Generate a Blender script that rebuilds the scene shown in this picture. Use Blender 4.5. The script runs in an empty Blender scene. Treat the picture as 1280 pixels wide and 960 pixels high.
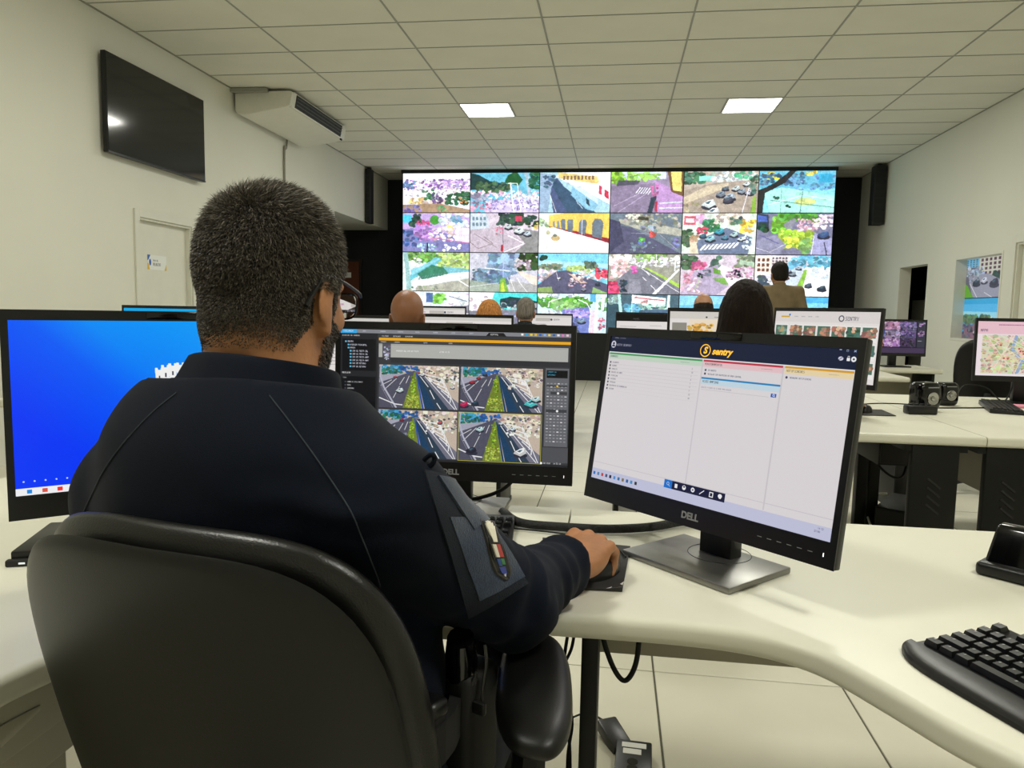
import bpy, bmesh, math, random
import numpy as np
from mathutils import Vector, Matrix, noise
from mathutils.bvhtree import BVHTree

S = bpy.context.scene
COL = S.collection
PI = math.pi
random.seed(7)

# ------------------------------------------------------------------ camera
def cam_axes(y, p, r):
    f = Vector((math.sin(y) * math.cos(p), math.cos(y) * math.cos(p), math.sin(p)))
    rt = f.cross(Vector((0, 0, 1))).normalized()
    up = rt.cross(f)
    return rt * math.cos(r) + up * math.sin(r), -rt * math.sin(r) + up * math.cos(r), f
cR, cU, cF = cam_axes(math.radians(-7.779), math.radians(-5.677), math.radians(1.062))
cam = bpy.data.cameras.new('camera')
cam.sensor_width = 36
cam.lens = 922.67 / 1280 * 36
cam.clip_start = 0.05
camo = bpy.data.objects.new('camera', cam)
COL.objects.link(camo)
camo.matrix_world = Matrix(((cR.x, cU.x, -cF.x, 0), (cR.y, cU.y, -cF.y, 0), (cR.z, cU.z, -cF.z, 1.2), (0, 0, 0, 1)))
S.camera = camo

# ------------------------------------------------------------------ light
wld = bpy.data.worlds.new('world')
wld.use_nodes = True
wld.node_tree.nodes['Background'].inputs[0].default_value = (0.9, 0.95, 1, 1)
wld.node_tree.nodes['Background'].inputs[1].default_value = 0.02
S.world = wld
S.view_settings.view_transform = 'Standard'
S.view_settings.look = 'None'
S.view_settings.gamma = 1
S.view_settings.use_curve_mapping = False
S.view_settings.exposure = 0.0
LAMP_W = 47.0
LAMP_COL = (1.0, 0.99, 0.89)

# ------------------------------------------------------------------ materials
def lin(c):
    return tuple((x / 12.92 if x <= 0.04045 else ((x + 0.055) / 1.055) ** 2.4) for x in c)
def rgb(h):
    return lin(tuple(int(h[i:i + 2], 16) / 255 for i in (0, 2, 4)))
MATS = {}
def mat(name, col, rough=0.5, metal=0.0, var=0.0, vscale=8.0, bump=0.0, bscale=60.0, spec=0.5, trans=0.0, alpha=1.0, emit=None, estr=1.0, sheen=0.0, coat=0.0, stretch=None, bdist=0.002):
    if name in MATS: return MATS[name]
    m = bpy.data.materials.new(name); m.use_nodes = True
    nt = m.node_tree; b = nt.nodes['Principled BSDF']
    c = rgb(col) if isinstance(col, str) else col
    b.inputs['Base Color'].default_value = (*c, 1)
    b.inputs['Roughness'].default_value = rough
    b.inputs['Metallic'].default_value = metal
    b.inputs['Specular IOR Level'].default_value = spec
    b.inputs['Transmission Weight'].default_value = trans
    b.inputs['Alpha'].default_value = alpha
    b.inputs['Sheen Weight'].default_value = sheen
    b.inputs['Coat Weight'].default_value = coat
    tc = nt.nodes.new('ShaderNodeTexCoord')
    mp = nt.nodes.new('ShaderNodeMapping')
    nt.links.new(tc.outputs['Object'], mp.inputs[0])
    if stretch: mp.inputs['Scale'].default_value = stretch
    n = nt.nodes.new('ShaderNodeTexNoise'); n.inputs['Scale'].default_value = vscale; n.inputs['Detail'].default_value = 4
    nt.links.new(mp.outputs[0], n.inputs['Vector'])
    v = max(var, 0.02)
    r = nt.nodes.new('ShaderNodeMapRange')
    r.inputs['From Min'].default_value = 0.3; r.inputs['From Max'].default_value = 0.7
    r.inputs['To Min'].default_value = 1 - v; r.inputs['To Max'].default_value = 1 + v
    nt.links.new(n.outputs[0], r.inputs['Value'])
    mx = nt.nodes.new('ShaderNodeMix'); mx.data_type = 'RGBA'; mx.blend_type = 'MULTIPLY'
    mx.inputs[0].default_value = 1
    mx.inputs[6].default_value = (*c, 1)
    nt.links.new(r.outputs[0], mx.inputs[7])
    nt.links.new(mx.outputs[2], b.inputs['Base Color'])
    if bump:
        n2 = nt.nodes.new('ShaderNodeTexNoise'); n2.inputs['Scale'].default_value = bscale; n2.inputs['Detail'].default_value = 3
        nt.links.new(mp.outputs[0], n2.inputs['Vector'])
        bp = nt.nodes.new('ShaderNodeBump'); bp.inputs['Strength'].default_value = bump; bp.inputs['Distance'].default_value = bdist
        nt.links.new(n2.outputs[0], bp.inputs['Height'])
        nt.links.new(bp.outputs[0], b.inputs['Normal'])
    if emit is not None:
        b.inputs['Emission Color'].default_value = (*(rgb(emit) if isinstance(emit, str) else emit), 1)
        b.inputs['Emission Strength'].default_value = estr
    MATS[name] = m
    return m

M_wall = mat('wall_paint', 'dbdacd', 0.6, var=0.03, vscale=0.8, bump=0.25, bscale=90, bdist=0.0015)
M_ceil = mat('ceiling_tile', 'd8d7cb', 0.85, var=0.02, vscale=3, bump=0.3, bscale=160, bdist=0.001)
M_grid = mat('ceiling_grid', '9a9a90', 0.6)
M_floor = mat('floor_tile', 'd4d0be', 0.34, var=0.05, vscale=2.2, bump=0.04, bscale=6, spec=0.5)
M_grout = mat('grout', '5b594c', 0.9, var=0.1)
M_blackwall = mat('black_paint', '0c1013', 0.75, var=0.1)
M_black = mat('black_plastic', '08080a', 0.38, var=0.05, bump=0.1, bscale=400, bdist=0.0003)
M_black2 = mat('black_matte', '101112', 0.6, var=0.05)
M_gloss = mat('black_gloss', '060607', 0.12)
M_steelblk = mat('black_steel', '060706', 0.5, spec=.3, var=0.08, bump=0.1, bscale=500, bdist=0.0003)
M_desk = mat('desk_laminate', 'd9d7c6', 0.40, var=0.02, vscale=6, bump=0.06, bscale=300, bdist=0.0003, spec=.4)
M_modesty = mat('modesty_laminate', 'aba692', 0.5, var=0.03)
M_silver = mat('brushed_silver', '8c8b88', 0.38, metal=0.85, var=0.05, vscale=30)
M_tv = mat('tv_glass', '08090a', 0.09, spec=0.6)
M_white = mat('white_plastic', 'd8d7cc', 0.45, var=0.02)
M_doorw = mat('white_door', 'd9d8cb', 0.5, var=0.02)
M_wood = mat('brown_door', '5a2f19', 0.5, var=0.2, vscale=5, stretch=(8, 8, 0.7))
M_leather = mat('black_leather', '0b0b0a', 0.34, var=0.1, bump=0.5, bscale=420, bdist=0.0006)
M_shell = mat('chair_shell', '0c0c0b', 0.40, spec=.35, var=0.12, vscale=5, bump=0.35, bscale=600, bdist=0.0004)
M_skin = mat('skin', 'a87653', 0.5, var=0.10, vscale=30, bump=0.35, bscale=220, bdist=0.0006)
M_shirt = mat('navy_cloth', '060d1b', 0.85, var=0.12, vscale=9, bump=0.6, bscale=900, sheen=0.02, bdist=0.0006, spec=.15)
M_seam = mat('seam_thread', '222a33', 0.8)
M_panelcloth = mat('blue_panel_cloth', '1a2b44', 0.9, var=0.25, vscale=160, bump=0.9, bscale=500, sheen=0.3, bdist=0.001)
M_metal = mat('steel', 'a8a8a5', 0.25, metal=1.0)
M_glass = mat('lens_glass', 'ffffff', 0.02, trans=1.0, spec=0.6)
M_rubber = mat('rubber', '0a0a0a', 0.7)
M_whiteprint = mat('white_print', 'e8e8e4', 0.6)
M_grayprint = mat('grey_print', '8d8d8d', 0.5)

# ------------------------------------------------------------------ geometry helpers
class MB:
    def __init__(s): s.v = []; s.f = []
    def add(s, v, f):
        o = len(s.v); s.v += [tuple(x) for x in v]; s.f += [tuple(i + o for i in q) for q in f]; return s
    def box(s, x0, x1, y0, y1, z0, z1, M=None):
        v = [Vector(p) for p in ((x0, y0, z0), (x1, y0, z0), (x1, y1, z0), (x0, y1, z0), (x0, y0, z1), (x1, y0, z1), (x1, y1, z1), (x0, y1, z1))]
        if M: v = [M @ p for p in v]
        return s.add(v, [(0, 3, 2, 1), (4, 5, 6, 7), (0, 1, 5, 4), (1, 2, 6, 5), (2, 3, 7, 6), (3, 0, 4, 7)])
    def cbox(s, c, d, M=None):
        return s.box(c[0] - d[0] / 2, c[0] + d[0] / 2, c[1] - d[1] / 2, c[1] + d[1] / 2, c[2] - d[2] / 2, c[2] + d[2] / 2, M)
    def prism(s, pts, z0, z1, M=None):
        n = len(pts); v = [Vector((p[0], p[1], z0)) for p in pts] + [Vector((p[0], p[1], z1)) for p in pts]
        if M: v = [M @ p for p in v]
        f = [tuple(range(n - 1, -1, -1)), tuple(range(n, 2 * n))] + [(i, (i + 1) % n, n + (i + 1) % n, n + i) for i in range(n)]
        return s.add(v, f)
    def tube(s, pts, r, n=8, cap=True):
        P = [Vector(p) for p in pts]; m = len(P)
        rs = r if isinstance(r, (list, tuple)) else [r] * m
        vs = []; up = None
        for i in range(m):
            t = (P[min(i + 1, m - 1)] - P[max(i - 1, 0)]).normalized()
            if up is None:
                a = Vector((0, 0, 1)) if abs(t.z) < 0.9 else Vector((1, 0, 0))
                up = (a - t * a.dot(t)).normalized()
            else: up = (up - t * up.dot(t)).normalized()
            sd = t.cross(up)
            for k in range(n):
                a = 2 * PI * k / n
                vs.append(P[i] + (up * math.cos(a) + sd * math.sin(a)) * rs[i])
        f = [(i * n + k, i * n + (k + 1) % n, (i + 1) * n + (k + 1) % n, (i + 1) * n + k) for i in range(m - 1) for k in range(n)]
        if cap: f += [tuple(range(n - 1, -1, -1)), tuple(range((m - 1) * n, m * n))]
        return s.add(vs, f)
    def lathe(s, prof, c=(0, 0, 0), n=24, M=None):
        vs = []
        for (r, z) in prof:
            for k in range(n):
                a = 2 * PI * k / n
                p = Vector((c[0] + r * math.cos(a), c[1] + r * math.sin(a), c[2] + z))
                vs.append(M @ p if M else p)
        m = len(prof)
        f = [(i * n + k, i * n + (k + 1) % n, (i + 1) * n + (k + 1) % n, (i + 1) * n + k) for i in range(m - 1) for k in range(n)]
        f += [tuple(range(n - 1, -1, -1)), tuple(range((m - 1) * n, m * n))]
        return s.add(vs, f)
    def grid(s, fn, nu, nv, closed=False):
        vs = [fn(i / (nu - 1), j / (nv - 1)) for j in range(nv) for i in range(nu)]
        f = [(j * nu + i, j * nu + i + 1, (j + 1) * nu + i + 1, (j + 1) * nu + i) for j in range(nv - 1) for i in range(nu - 1)]
        return s.add(vs, f)
    def build(s, name, m, parent=None, bevel=0.0, seg=2, smooth=False, angle=35, loc=None, fix=True):
        me = bpy.data.meshes.new(name)
        me.from_pydata(s.v, [], s.f)
        bm = bmesh.new(); bm.from_mesh(me)
        if fix: bmesh.ops.recalc_face_normals(bm, faces=bm.faces)
        if bevel:
            es = [e for e in bm.edges if len(e.link_faces) == 2 and e.calc_face_angle(0) > math.radians(40)]
            bmesh.ops.bevel(bm, geom=es, offset=bevel, segments=seg, affect='EDGES', profile=0.5)
        bm.to_mesh(me); bm.free()
        me.materials.append(m)
        if smooth or bevel:
            me.shade_smooth()
            try: me.set_sharp_from_angle(angle=math.radians(angle))
            except Exception: pass
        return link(name, me, parent, loc)

def link(name, me, parent=None, loc=None):
    o = bpy.data.objects.new(name, me); COL.objects.link(o)
    if parent is not None: o.parent = parent
    if loc: o.location = loc
    return o
def thing(name, label, cat, loc=(0, 0, 0), rz=0, group=None):
    o = bpy.data.objects.new(name, None); COL.objects.link(o)
    o.location = loc; o.rotation_euler = (0, 0, rz); o.empty_display_size = 0.05
    return tag(o, label, cat, group)
def tag(o, label, cat, group=None, kind=None):
    o['label'] = label; o['category'] = cat
    if group: o['group'] = group
    if kind: o['kind'] = kind
    return o
def struct(o): o['kind'] = 'structure'; return o
def copy_tree(o, parent=None):
    c = o.copy(); COL.objects.link(c)
    if parent is not None: c.parent = parent
    for ch in list(o.children): copy_tree(ch, c)
    return c
def text_mesh(name, txt, size, m, parent, M, ext=0.0004, shear=0.0, align='CENTER', bold=0.0, label=None):
    cu = bpy.data.curves.new(name, 'FONT'); cu.body = txt; cu.size = size; cu.extrude = ext; cu.shear = shear
    cu.align_x = align; cu.align_y = 'CENTER'; cu.offset = bold; cu.resolution_u = 3
    t = bpy.data.objects.new(name + '_tmp', cu); COL.objects.link(t)
    dg = bpy.context.evaluated_depsgraph_get(); dg.update()
    me = bpy.data.meshes.new_from_object(t.evaluated_get(dg))
    bpy.data.objects.remove(t)
    me.transform(M); me.materials.clear(); me.materials.append(m)
    o = link(name, me, parent)
    if label: o['label'] = label
    return o
def spline(pts, n=8):
    P = [Vector(p) for p in pts]; P = [P[0] * 2 - P[1]] + P + [P[-1] * 2 - P[-2]]; out = []
    for i in range(1, len(P) - 2):
        a, b, c, d = P[i - 1:i + 3]
        for k in range(n):
            t = k / n
            out.append(0.5 * ((2 * b) + (c - a) * t + (2 * a - 5 * b + 4 * c - d) * t * t + (3 * b - a - 3 * c + d) * t ** 3))
    out.append(P[-2]); return out

# ------------------------------------------------------------------ screen pictures (drawn into arrays, shown on real screens)
F5 = {'A': '7E09097E', 'x': ''}
GL = dict(zip('ABCDEFGHIJKLMNOPQRSTUVWXYZ0123456789:/-.', (
 '0E11111F111111', '1E11111E11111E', '0E11101010110E', '1E11111111111E', '1F10101E10101F', '1F10101E101010', '0E11101711110F', '1111111F111111', '0E04040404040E',
 '0702020202120C', '11121418141211', '1010101010101F', '111B1515111111', '11191915131311', '0E11111111110E', '1E11111E101010', '0E11111115120D', '1E11111E141211',
 '0F10100E01011E', '1F040404040404', '1111111111110E', '11111111110A04', '1111111515150A', '11110A040A1111', '11110A04040404', '1F01020408101F',
 '0E11131519110E', '040C040404040E', '0E11010204081F', '1F02040201110E', '02060A121F0202', '1F101E0101110E', '0608101E11110E', '1F010204080808', '0E11110E11110E', '0E11110F01020C',
 '00040000040000', '01010204081010', '0000000E000000', '00000000000C0C')))
class Img:
    def __init__(s, w, h, bg='000', U=100.0, V=57.0):
        s.w, s.h = w, h; s.a = np.zeros((h, w, 3), np.float32); s.a[:] = s.c(bg)
        s.sx = w / U; s.sy = h / V; s.rng = np.random.default_rng(3)
    def c(s, h):
        if not isinstance(h, str): return np.array(h, np.float32)
        if len(h) == 3: return np.array([int(x, 16) / 15 for x in h], np.float32)
        return np.array([int(h[i:i + 2], 16) / 255 for i in (0, 2, 4)], np.float32)
    def rect(s, c, x0, y0, x1, y1):
        X0, X1 = sorted((int(round(x0 * s.sx)), int(round(x1 * s.sx)))); Y0, Y1 = sorted((int(round(y0 * s.sy)), int(round(y1 * s.sy))))
        X0 = max(X0, 0); Y0 = max(Y0, 0)
        if X1 > 0 and Y1 > 0: s.a[Y0:max(Y1, Y0 + 1), X0:max(X1, X0 + 1)] = s.c(c)
    def frame(s, c, x0, y0, x1, y1, w):
        s.rect(c, x0, y0, x1, y0 + w); s.rect(c, x0, y1 - w, x1, y1); s.rect(c, x0, y0, x0 + w, y1); s.rect(c, x1 - w, y0, x1, y1)
    def poly(s, c, pts):
        P = np.array(pts, float) * (s.sx, s.sy)
        x0, y0 = np.maximum(np.floor(P.min(0)).astype(int), 0); x1 = min(int(P[:, 0].max()) + 2, s.w); y1 = min(int(P[:, 1].max()) + 2, s.h)
        if x1 <= x0 or y1 <= y0: return
        X, Y = np.meshgrid(np.arange(x0, x1) + .5, np.arange(y0, y1) + .5)
        ins = np.zeros(X.shape, bool); n = len(P)
        for i in range(n):
            ax, ay = P[i]; bx, by = P[(i + 1) % n]
            if ay == by: continue
            ins ^= ((ay > Y) != (by > Y)) & (X < (bx - ax) * (Y - ay) / (by - ay) + ax)
        s.a[y0:y1, x0:x1][ins] = s.c(c)
    def ell(s, c, cx, cy, rx, ry):
        X0 = max(int((cx - rx) * s.sx), 0); X1 = min(int((cx + rx) * s.sx) + 2, s.w); Y0 = max(int((cy - ry) * s.sy), 0); Y1 = min(int((cy + ry) * s.sy) + 2, s.h)
        if X1 <= X0 or Y1 <= Y0: return
        X, Y = np.meshgrid((np.arange(X0, X1) + .5) / s.sx, (np.arange(Y0, Y1) + .5) / s.sy)
        s.a[Y0:Y1, X0:X1][((X - cx) / rx) ** 2 + ((Y - cy) / ry) ** 2 <= 1] = s.c(c)
    def line(s, c, w, pts):
        for (a, b), (d, e) in zip(pts[:-1], pts[1:]):
            L = math.hypot(d - a, e - b) or 1; nx, ny = -(e - b) / L * w / 2, (d - a) / L * w / 2
            s.poly(c, [(a + nx, b + ny), (d + nx, e + ny), (d - nx, e - ny), (a - nx, b - ny)])
    def text(s, c, x, y, h, t, adv=0.86):
        ph = h / 7.0
        for ch in t:
            g = GL.get(ch)
            if g:
                for r in range(7):
                    b = int(g[2 * r:2 * r + 2], 16)
                    for k in range(5):
                        if b >> (4 - k) & 1: s.rect(c, x + k * ph * .8, y + r * ph, x + (k + 1) * ph * .8, y + (r + 1) * ph)
            x += h * adv * .8
        return x
    def dash(s, c, x, y, n, h=.5):
        for k in range(n):
            w = s.rng.uniform(.5, 1.6); s.rect(c, x, y, x + w, y + h); x += w + .25
    def blobs(s, c, x0, y0, x1, y1, n, r, var=.25):
        c = s.c(c)
        for k in range(n):
            q = np.clip(c * (1 + s.rng.uniform(-var, var)) + s.rng.uniform(-.05, .05, 3) * (var > .2), 0, 1)
            rr = r * s.rng.uniform(.5, 1.2)
            s.ell(q, s.rng.uniform(x0, x1), s.rng.uniform(y0, y1), rr, rr * s.rng.uniform(.5, 1))
    def car(s, c, x, y, z, d=.35):
        c = s.c(c)
        s.ell('334', x + z * .1, y + z * .35, z * 1.05, z * .4)
        s.poly(c * .8, [(x - z, y + z * .1), (x - z * .7, y - z * .3), (x + z * .8, y - z * .3 - z * d), (x + z, y), (x + z * .1, y + z * .5)])
        s.poly(c, [(x - z * .6, y - z * .2), (x - z * .1, y - z * .6), (x + z * .7, y - z * .6 - z * d * .5), (x + z * .6, y - z * .25), (x - z * .1, y + z * .15)])
        s.poly('467', [(x - z * .45, y - z * .2), (x - z * .05, y - z * .45), (x + z * .4, y - z * .5), (x, y - z * .1)])
    def run(s, prog):
        for op in prog.replace('\n', ' ').split(';'):
            t = op.split()
            if not t: continue
            k, c = t[0], t[1]
            if k == 'l': s.line(c, float(t[2]), [tuple(map(float, p.split(','))) for p in t[3:]]); continue
            if k == 'p': s.poly(c, [tuple(map(float, p.split(','))) for p in t[2:]]); continue
            a = [float(x) for x in t[2:]]
            if k == 'r': s.rect(c, *a)
            elif k == 'e': s.ell(c, *a)
            elif k == 'b': s.blobs(c, a[0], a[1], a[2], a[3], int(a[4]), *a[5:])
            elif k == 'c': s.car(c, *a)
            elif k == 'w':   # row of windows x0 y0 x1 y1 nx ny
                nx, ny = int(a[4]), int(a[5]); dx = (a[2] - a[0]) / nx; dy = (a[3] - a[1]) / ny
                for i in range(nx):
                    for j in range(ny): s.rect(c, a[0] + (i + .2) * dx, a[1] + (j + .2) * dy, a[0] + (i + .75) * dx, a[1] + (j + .8) * dy)
            elif k == 'z':   # zebra: x0 y0 x1 y1 n stripe dx dy
                for i in range(int(a[4])):
                    u = i / a[4]; x = a[0] + (a[2] - a[0]) * u; y = a[1] + (a[3] - a[1]) * u
                    s.poly(c, [(x, y), (x + a[5], y), (x + a[5] + a[6], y + a[7]), (x + a[6], y + a[7])])
        return s
    def soften(s, k=1):
        for _ in range(k):
            a = np.pad(s.a, ((1, 1), (1, 1), (0, 0)), 'edge')
            s.a = (a[1:-1, 1:-1] * 4 + a[:-2, 1:-1] + a[2:, 1:-1] + a[1:-1, :-2] + a[1:-1, 2:]) / 8
        return s
    def grain(s, amt):
        s.a = np.clip(s.a + s.rng.normal(0, amt, s.a.shape[:2] + (1,)) + s.rng.normal(0, amt * .5, s.a.shape), 0, 1).astype(np.float32); return s
def screen_mat(name, im, strength=1.0, rough=0.25):
    img = bpy.data.images.new(name, im.w, im.h, alpha=False)
    px = np.ones((im.h, im.w, 4), np.float32); px[..., :3] = np.clip(im.a[::-1], 0, 1)
    img.pixels.foreach_set(px.ravel()); img.update(); img.pack()
    m = bpy.data.materials.new(name); m.use_nodes = True; nt = m.node_tree; b = nt.nodes['Principled BSDF']
    t = nt.nodes.new('ShaderNodeTexImage'); t.image = img; t.extension = 'EXTEND'
    uv = nt.nodes.new('ShaderNodeUVMap'); nt.links.new(uv.outputs[0], t.inputs[0])
    b.inputs['Base Color'].default_value = (0.004, 0.004, 0.005, 1); b.inputs['Roughness'].default_value = rough
    b.inputs['Specular IOR Level'].default_value = 0.25
    nt.links.new(t.outputs[0], b.inputs['Emission Color']); b.inputs['Emission Strength'].default_value = strength
    return m
def screen_quad(name, w, h, m, parent, y=0.0, cz=0.0, M=None):
    v = [Vector((-w / 2, y, cz - h / 2)), Vector((w / 2, y, cz - h / 2)), Vector((w / 2, y, cz + h / 2)), Vector((-w / 2, y, cz + h / 2))]
    if M: v = [M @ p for p in v]
    me = bpy.data.meshes.new(name); me.from_pydata(v, [], [(0, 1, 2, 3)])
    ul = me.uv_layers.new(name='UVMap')
    for i, c in enumerate(((0, 0), (1, 0), (1, 1), (0, 1))): ul.data[i].uv = c
    me.materials.append(m)
    return link(name, me, parent)

# ================================================================== THE ROOM
XL, XR, ZC, YB, YR = -4.39, 4.24, 3.6445, 14.0, -2.6
# floor -------------------------------------------------------------
fl = struct(MB().box(-6.3, 6.3, YR - .1, YB + .1, -0.12, -0.004).build('floor', M_grout))
tx0, ty0, TX, TY = 0.168, 2.424, 0.605, 0.61
g = 0.0065
tb = MB().box(-TX / 2 + g / 2, TX / 2 - g / 2, -TY / 2 + g / 2, TY / 2 - g / 2, -0.006, 0.0)
tile0 = tb.build('floor_tile', M_floor, fl, bevel=0.0012, seg=1)
rest = MB(); first = True
for j in range(-9, 20):
    for i in range(-8, 8):
        x0, x1 = max(tx0 + i * TX, XL), min(tx0 + (i + 1) * TX, XR)
        y0, y1 = max(ty0 + j * TY, YR), min(ty0 + (j + 1) * TY, YB)
        if x1 - x0 < .02 or y1 - y0 < .02: continue
        full = x1 - x0 > TX - .001 and y1 - y0 > TY - .001
        if full and -4 <= j <= 12:
            o = tile0 if first else tile0.copy()
            if not first: COL.objects.link(o); o.parent = fl
            first = False
            o.location = ((x0 + x1) / 2, (y0 + y1) / 2, random.uniform(-.0003, .0003))
        else: rest.box(x0 + g / 2, x1 - g / 2, y0 + g / 2, y1 - g / 2, -0.006, 0)
# side rooms get tiles too
for i in range(4):
    for j in range(6):
        rest.box(XL - (i + 1) * .48, XL - i * .48 - g, 11.2 + j * .46, 11.2 + (j + 1) * .46 - g, -0.006, 0)
        rest.box(XR + i * .5 + g, XR + (i + 1) * .5, 10.5 + j * .5, 10.5 + (j + 1) * .5 - g, -0.006, 0)
o = rest.build('floor_tile_field', M_floor, fl); o['kind'] = 'stuff'

# ceiling -------------------------------------------------------------
cl = struct(MB().box(XL - .1, XR + .1, YR - .1, YB + .1, ZC + .02, ZC + .12).build('ceiling', M_grid))
CX = [XL] + [0.5667 + 1.25 * k for k in range(-3, 3)] + [XR]
CY0 = 6.4228
lamp_cells = []
NEARROWS = [8.9228, 8.9228 - 4.375, 8.9228 - 8.75]
LX = [(-1.933, -1.316), (1.2, 1.817)]
grid = MB(); lights = []
cache = {}
def ctile(x0, x1, y0, y1):
    w, d = round(x1 - x0, 3), round(y1 - y0, 3)
    if (w, d) not in cache:
        me = MB().box(-w / 2 + .007, w / 2 - .007, -d / 2 + .007, d / 2 - .007, .004, .02).build('ceiling_tile', M_ceil, cl, bevel=.002, seg=1)
        cache[(w, d)] = me; me.location = ((x0 + x1) / 2, (y0 + y1) / 2, ZC)
    else:
        me = cache[(w, d)].copy(); COL.objects.link(me); me.parent = cl
        me.location = ((x0 + x1) / 2, (y0 + y1) / 2, ZC)
k = -14
ys = [YR] + [CY0 + .625 * k for k in range(-14, 13)]
if YB - ys[-1] > .05: ys.append(YB)
for y0, y1 in zip(ys[:-1], ys[1:]):
    lit = any(abs(y0 - r) < .01 for r in NEARROWS)
    for x0, x1 in zip(CX[:-1], CX[1:]):
        if lit and abs(x0 + 1.933) < .02: lights.append((-1.933, -1.316, y0, y1)); ctile(-1.316, x1, y0, y1); continue
        if lit and abs(x1 - 1.817) < .02: lights.append((1.2, 1.817, y0, y1)); ctile(x0, 1.2, y0, y1); continue
        ctile(x0, x1, y0, y1)
for x in CX[1:-1]: grid.box(x - .008, x + .008, YR, YB, ZC, ZC + .022)
for y in ys[1:-1]: grid.box(XL, XR, y - .006, y + .006, ZC + .0006, ZC + .022)
for x in (-1.316, 1.2):
    for r in NEARROWS: grid.box(x - .008, x + .008, r, r + .625, ZC, ZC + .022)
grid.build('ceiling_grid', M_grid, cl)
ang = MB()
ang.box(XL, XL + .02, YR, YB, ZC - .002, ZC + .02); ang.box(XR - .02, XR, YR, YB, ZC - .002, ZC + .02)
ang.build('wall_angle', mat('angle', '8f8f83', 0.6), cl)
M_diff = mat('lamp_diffuser', 'ffffff', 0.5, emit=(1.0, 1.0, .93), estr=9)
for i, (x0, x1, y0, y1) in enumerate(lights):
    row = ['front row near the camera', 'middle row', 'row before the video wall']
    side = 'left' if x0 < 0 else 'right'
    where = {8: 'lit square ceiling panel light on the %s, in front of the video wall' % side, 4: 'lit square ceiling panel light on the %s, above the middle desks' % side, 0: 'lit square ceiling panel light on the %s, above the nearest desks' % side}[int(max(y0, 0))]
    t = thing('ceiling_light', where, 'light', ((x0 + x1) / 2, (y0 + y1) / 2, ZC), 0, 'square ceiling panel lights')
    w, d = (x1 - x0) / 2 - .008, (y1 - y0) / 2 - .01
    fr = MB(); fr.box(-w, w, -d, -d + .012, -.004, .016).box(-w, w, d - .012, d, -.004, .016).box(-w, -w + .012, -d + .012, d - .012, -.004, .016).box(w - .012, w, -d + .012, d - .012, -.004, .016)
    fr.build('frame', M_white, t)
    MB().box(-w + .012, w - .012, -d + .012, d - .012, .002, .012).build('diffuser', M_diff, t)
    L = bpy.data.lights.new('panel_lamp', 'AREA'); L.shape = 'RECTANGLE'; L.size = 2 * w - .03; L.size_y = 2 * d - .03
    L.energy = LAMP_W; L.color = LAMP_COL
    lo = bpy.data.objects.new('panel_lamp', L); COL.objects.link(lo); lo.parent = t; lo.location = (0, 0, -.008)

# walls -------------------------------------------------------------
T = .16
def wall_x(name, xa, xb, ya, yb, za, zb, holes, m=M_wall):
    mb = MB(); ysp = sorted({ya, yb, *[h[0] for h in holes], *[h[1] for h in holes]})
    for a, b in zip(ysp[:-1], ysp[1:]):
        hs = [h for h in holes if h[0] <= a and h[1] >= b]
        if not hs: mb.box(xa, xb, a, b, za, zb); continue
        h = hs[0]
        if h[2] > za: mb.box(xa, xb, a, b, za, h[2])
        if h[3] < zb: mb.box(xa, xb, a, b, h[3], zb)
    return struct(mb.build(name, m))
DL = (6.40, 7.26, 0.0, 2.0)
wall_x('wall_left', XL - T, XL, YR, YB, -.1, ZC + .1, [DL, (11.26, YB, -.1, 2.70)])
DR1 = (10.91, 11.95, 0.0, 1.965); WN = (8.93, 10.1, .93, 1.965); DR2 = (7.83, 8.66, 0.0, 2.02)
wall_x('wall_right', XR, XR + T, YR, YB, -.1, ZC + .1, [DR1, WN, DR2])
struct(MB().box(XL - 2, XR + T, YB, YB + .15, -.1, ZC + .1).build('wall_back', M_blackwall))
struct(MB().box(XL - T, XR + T, YR - .15, YR, -.1, ZC + .1).build('wall_front', M_wall))
# black side return beside the alcove and alcove shell
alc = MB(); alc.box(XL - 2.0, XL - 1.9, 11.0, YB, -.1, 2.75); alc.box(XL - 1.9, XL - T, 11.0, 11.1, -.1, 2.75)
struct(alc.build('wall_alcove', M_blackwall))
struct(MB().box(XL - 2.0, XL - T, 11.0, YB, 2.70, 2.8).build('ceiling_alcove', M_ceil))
# side rooms on the right: a dark store behind the doorway
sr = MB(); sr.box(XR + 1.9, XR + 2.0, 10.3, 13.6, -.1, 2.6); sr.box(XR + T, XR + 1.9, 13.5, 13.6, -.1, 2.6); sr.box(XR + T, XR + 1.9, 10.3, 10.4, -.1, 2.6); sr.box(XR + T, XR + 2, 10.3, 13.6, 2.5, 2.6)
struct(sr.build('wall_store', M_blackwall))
o = MB().box(XR + .75, XR + .80, 11.2, 13.4, 0, 1.50).build('partition_panel', M_wall, bevel=.004)
tag(o, 'low cream partition panel standing in the dark doorway', 'partition')
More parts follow.
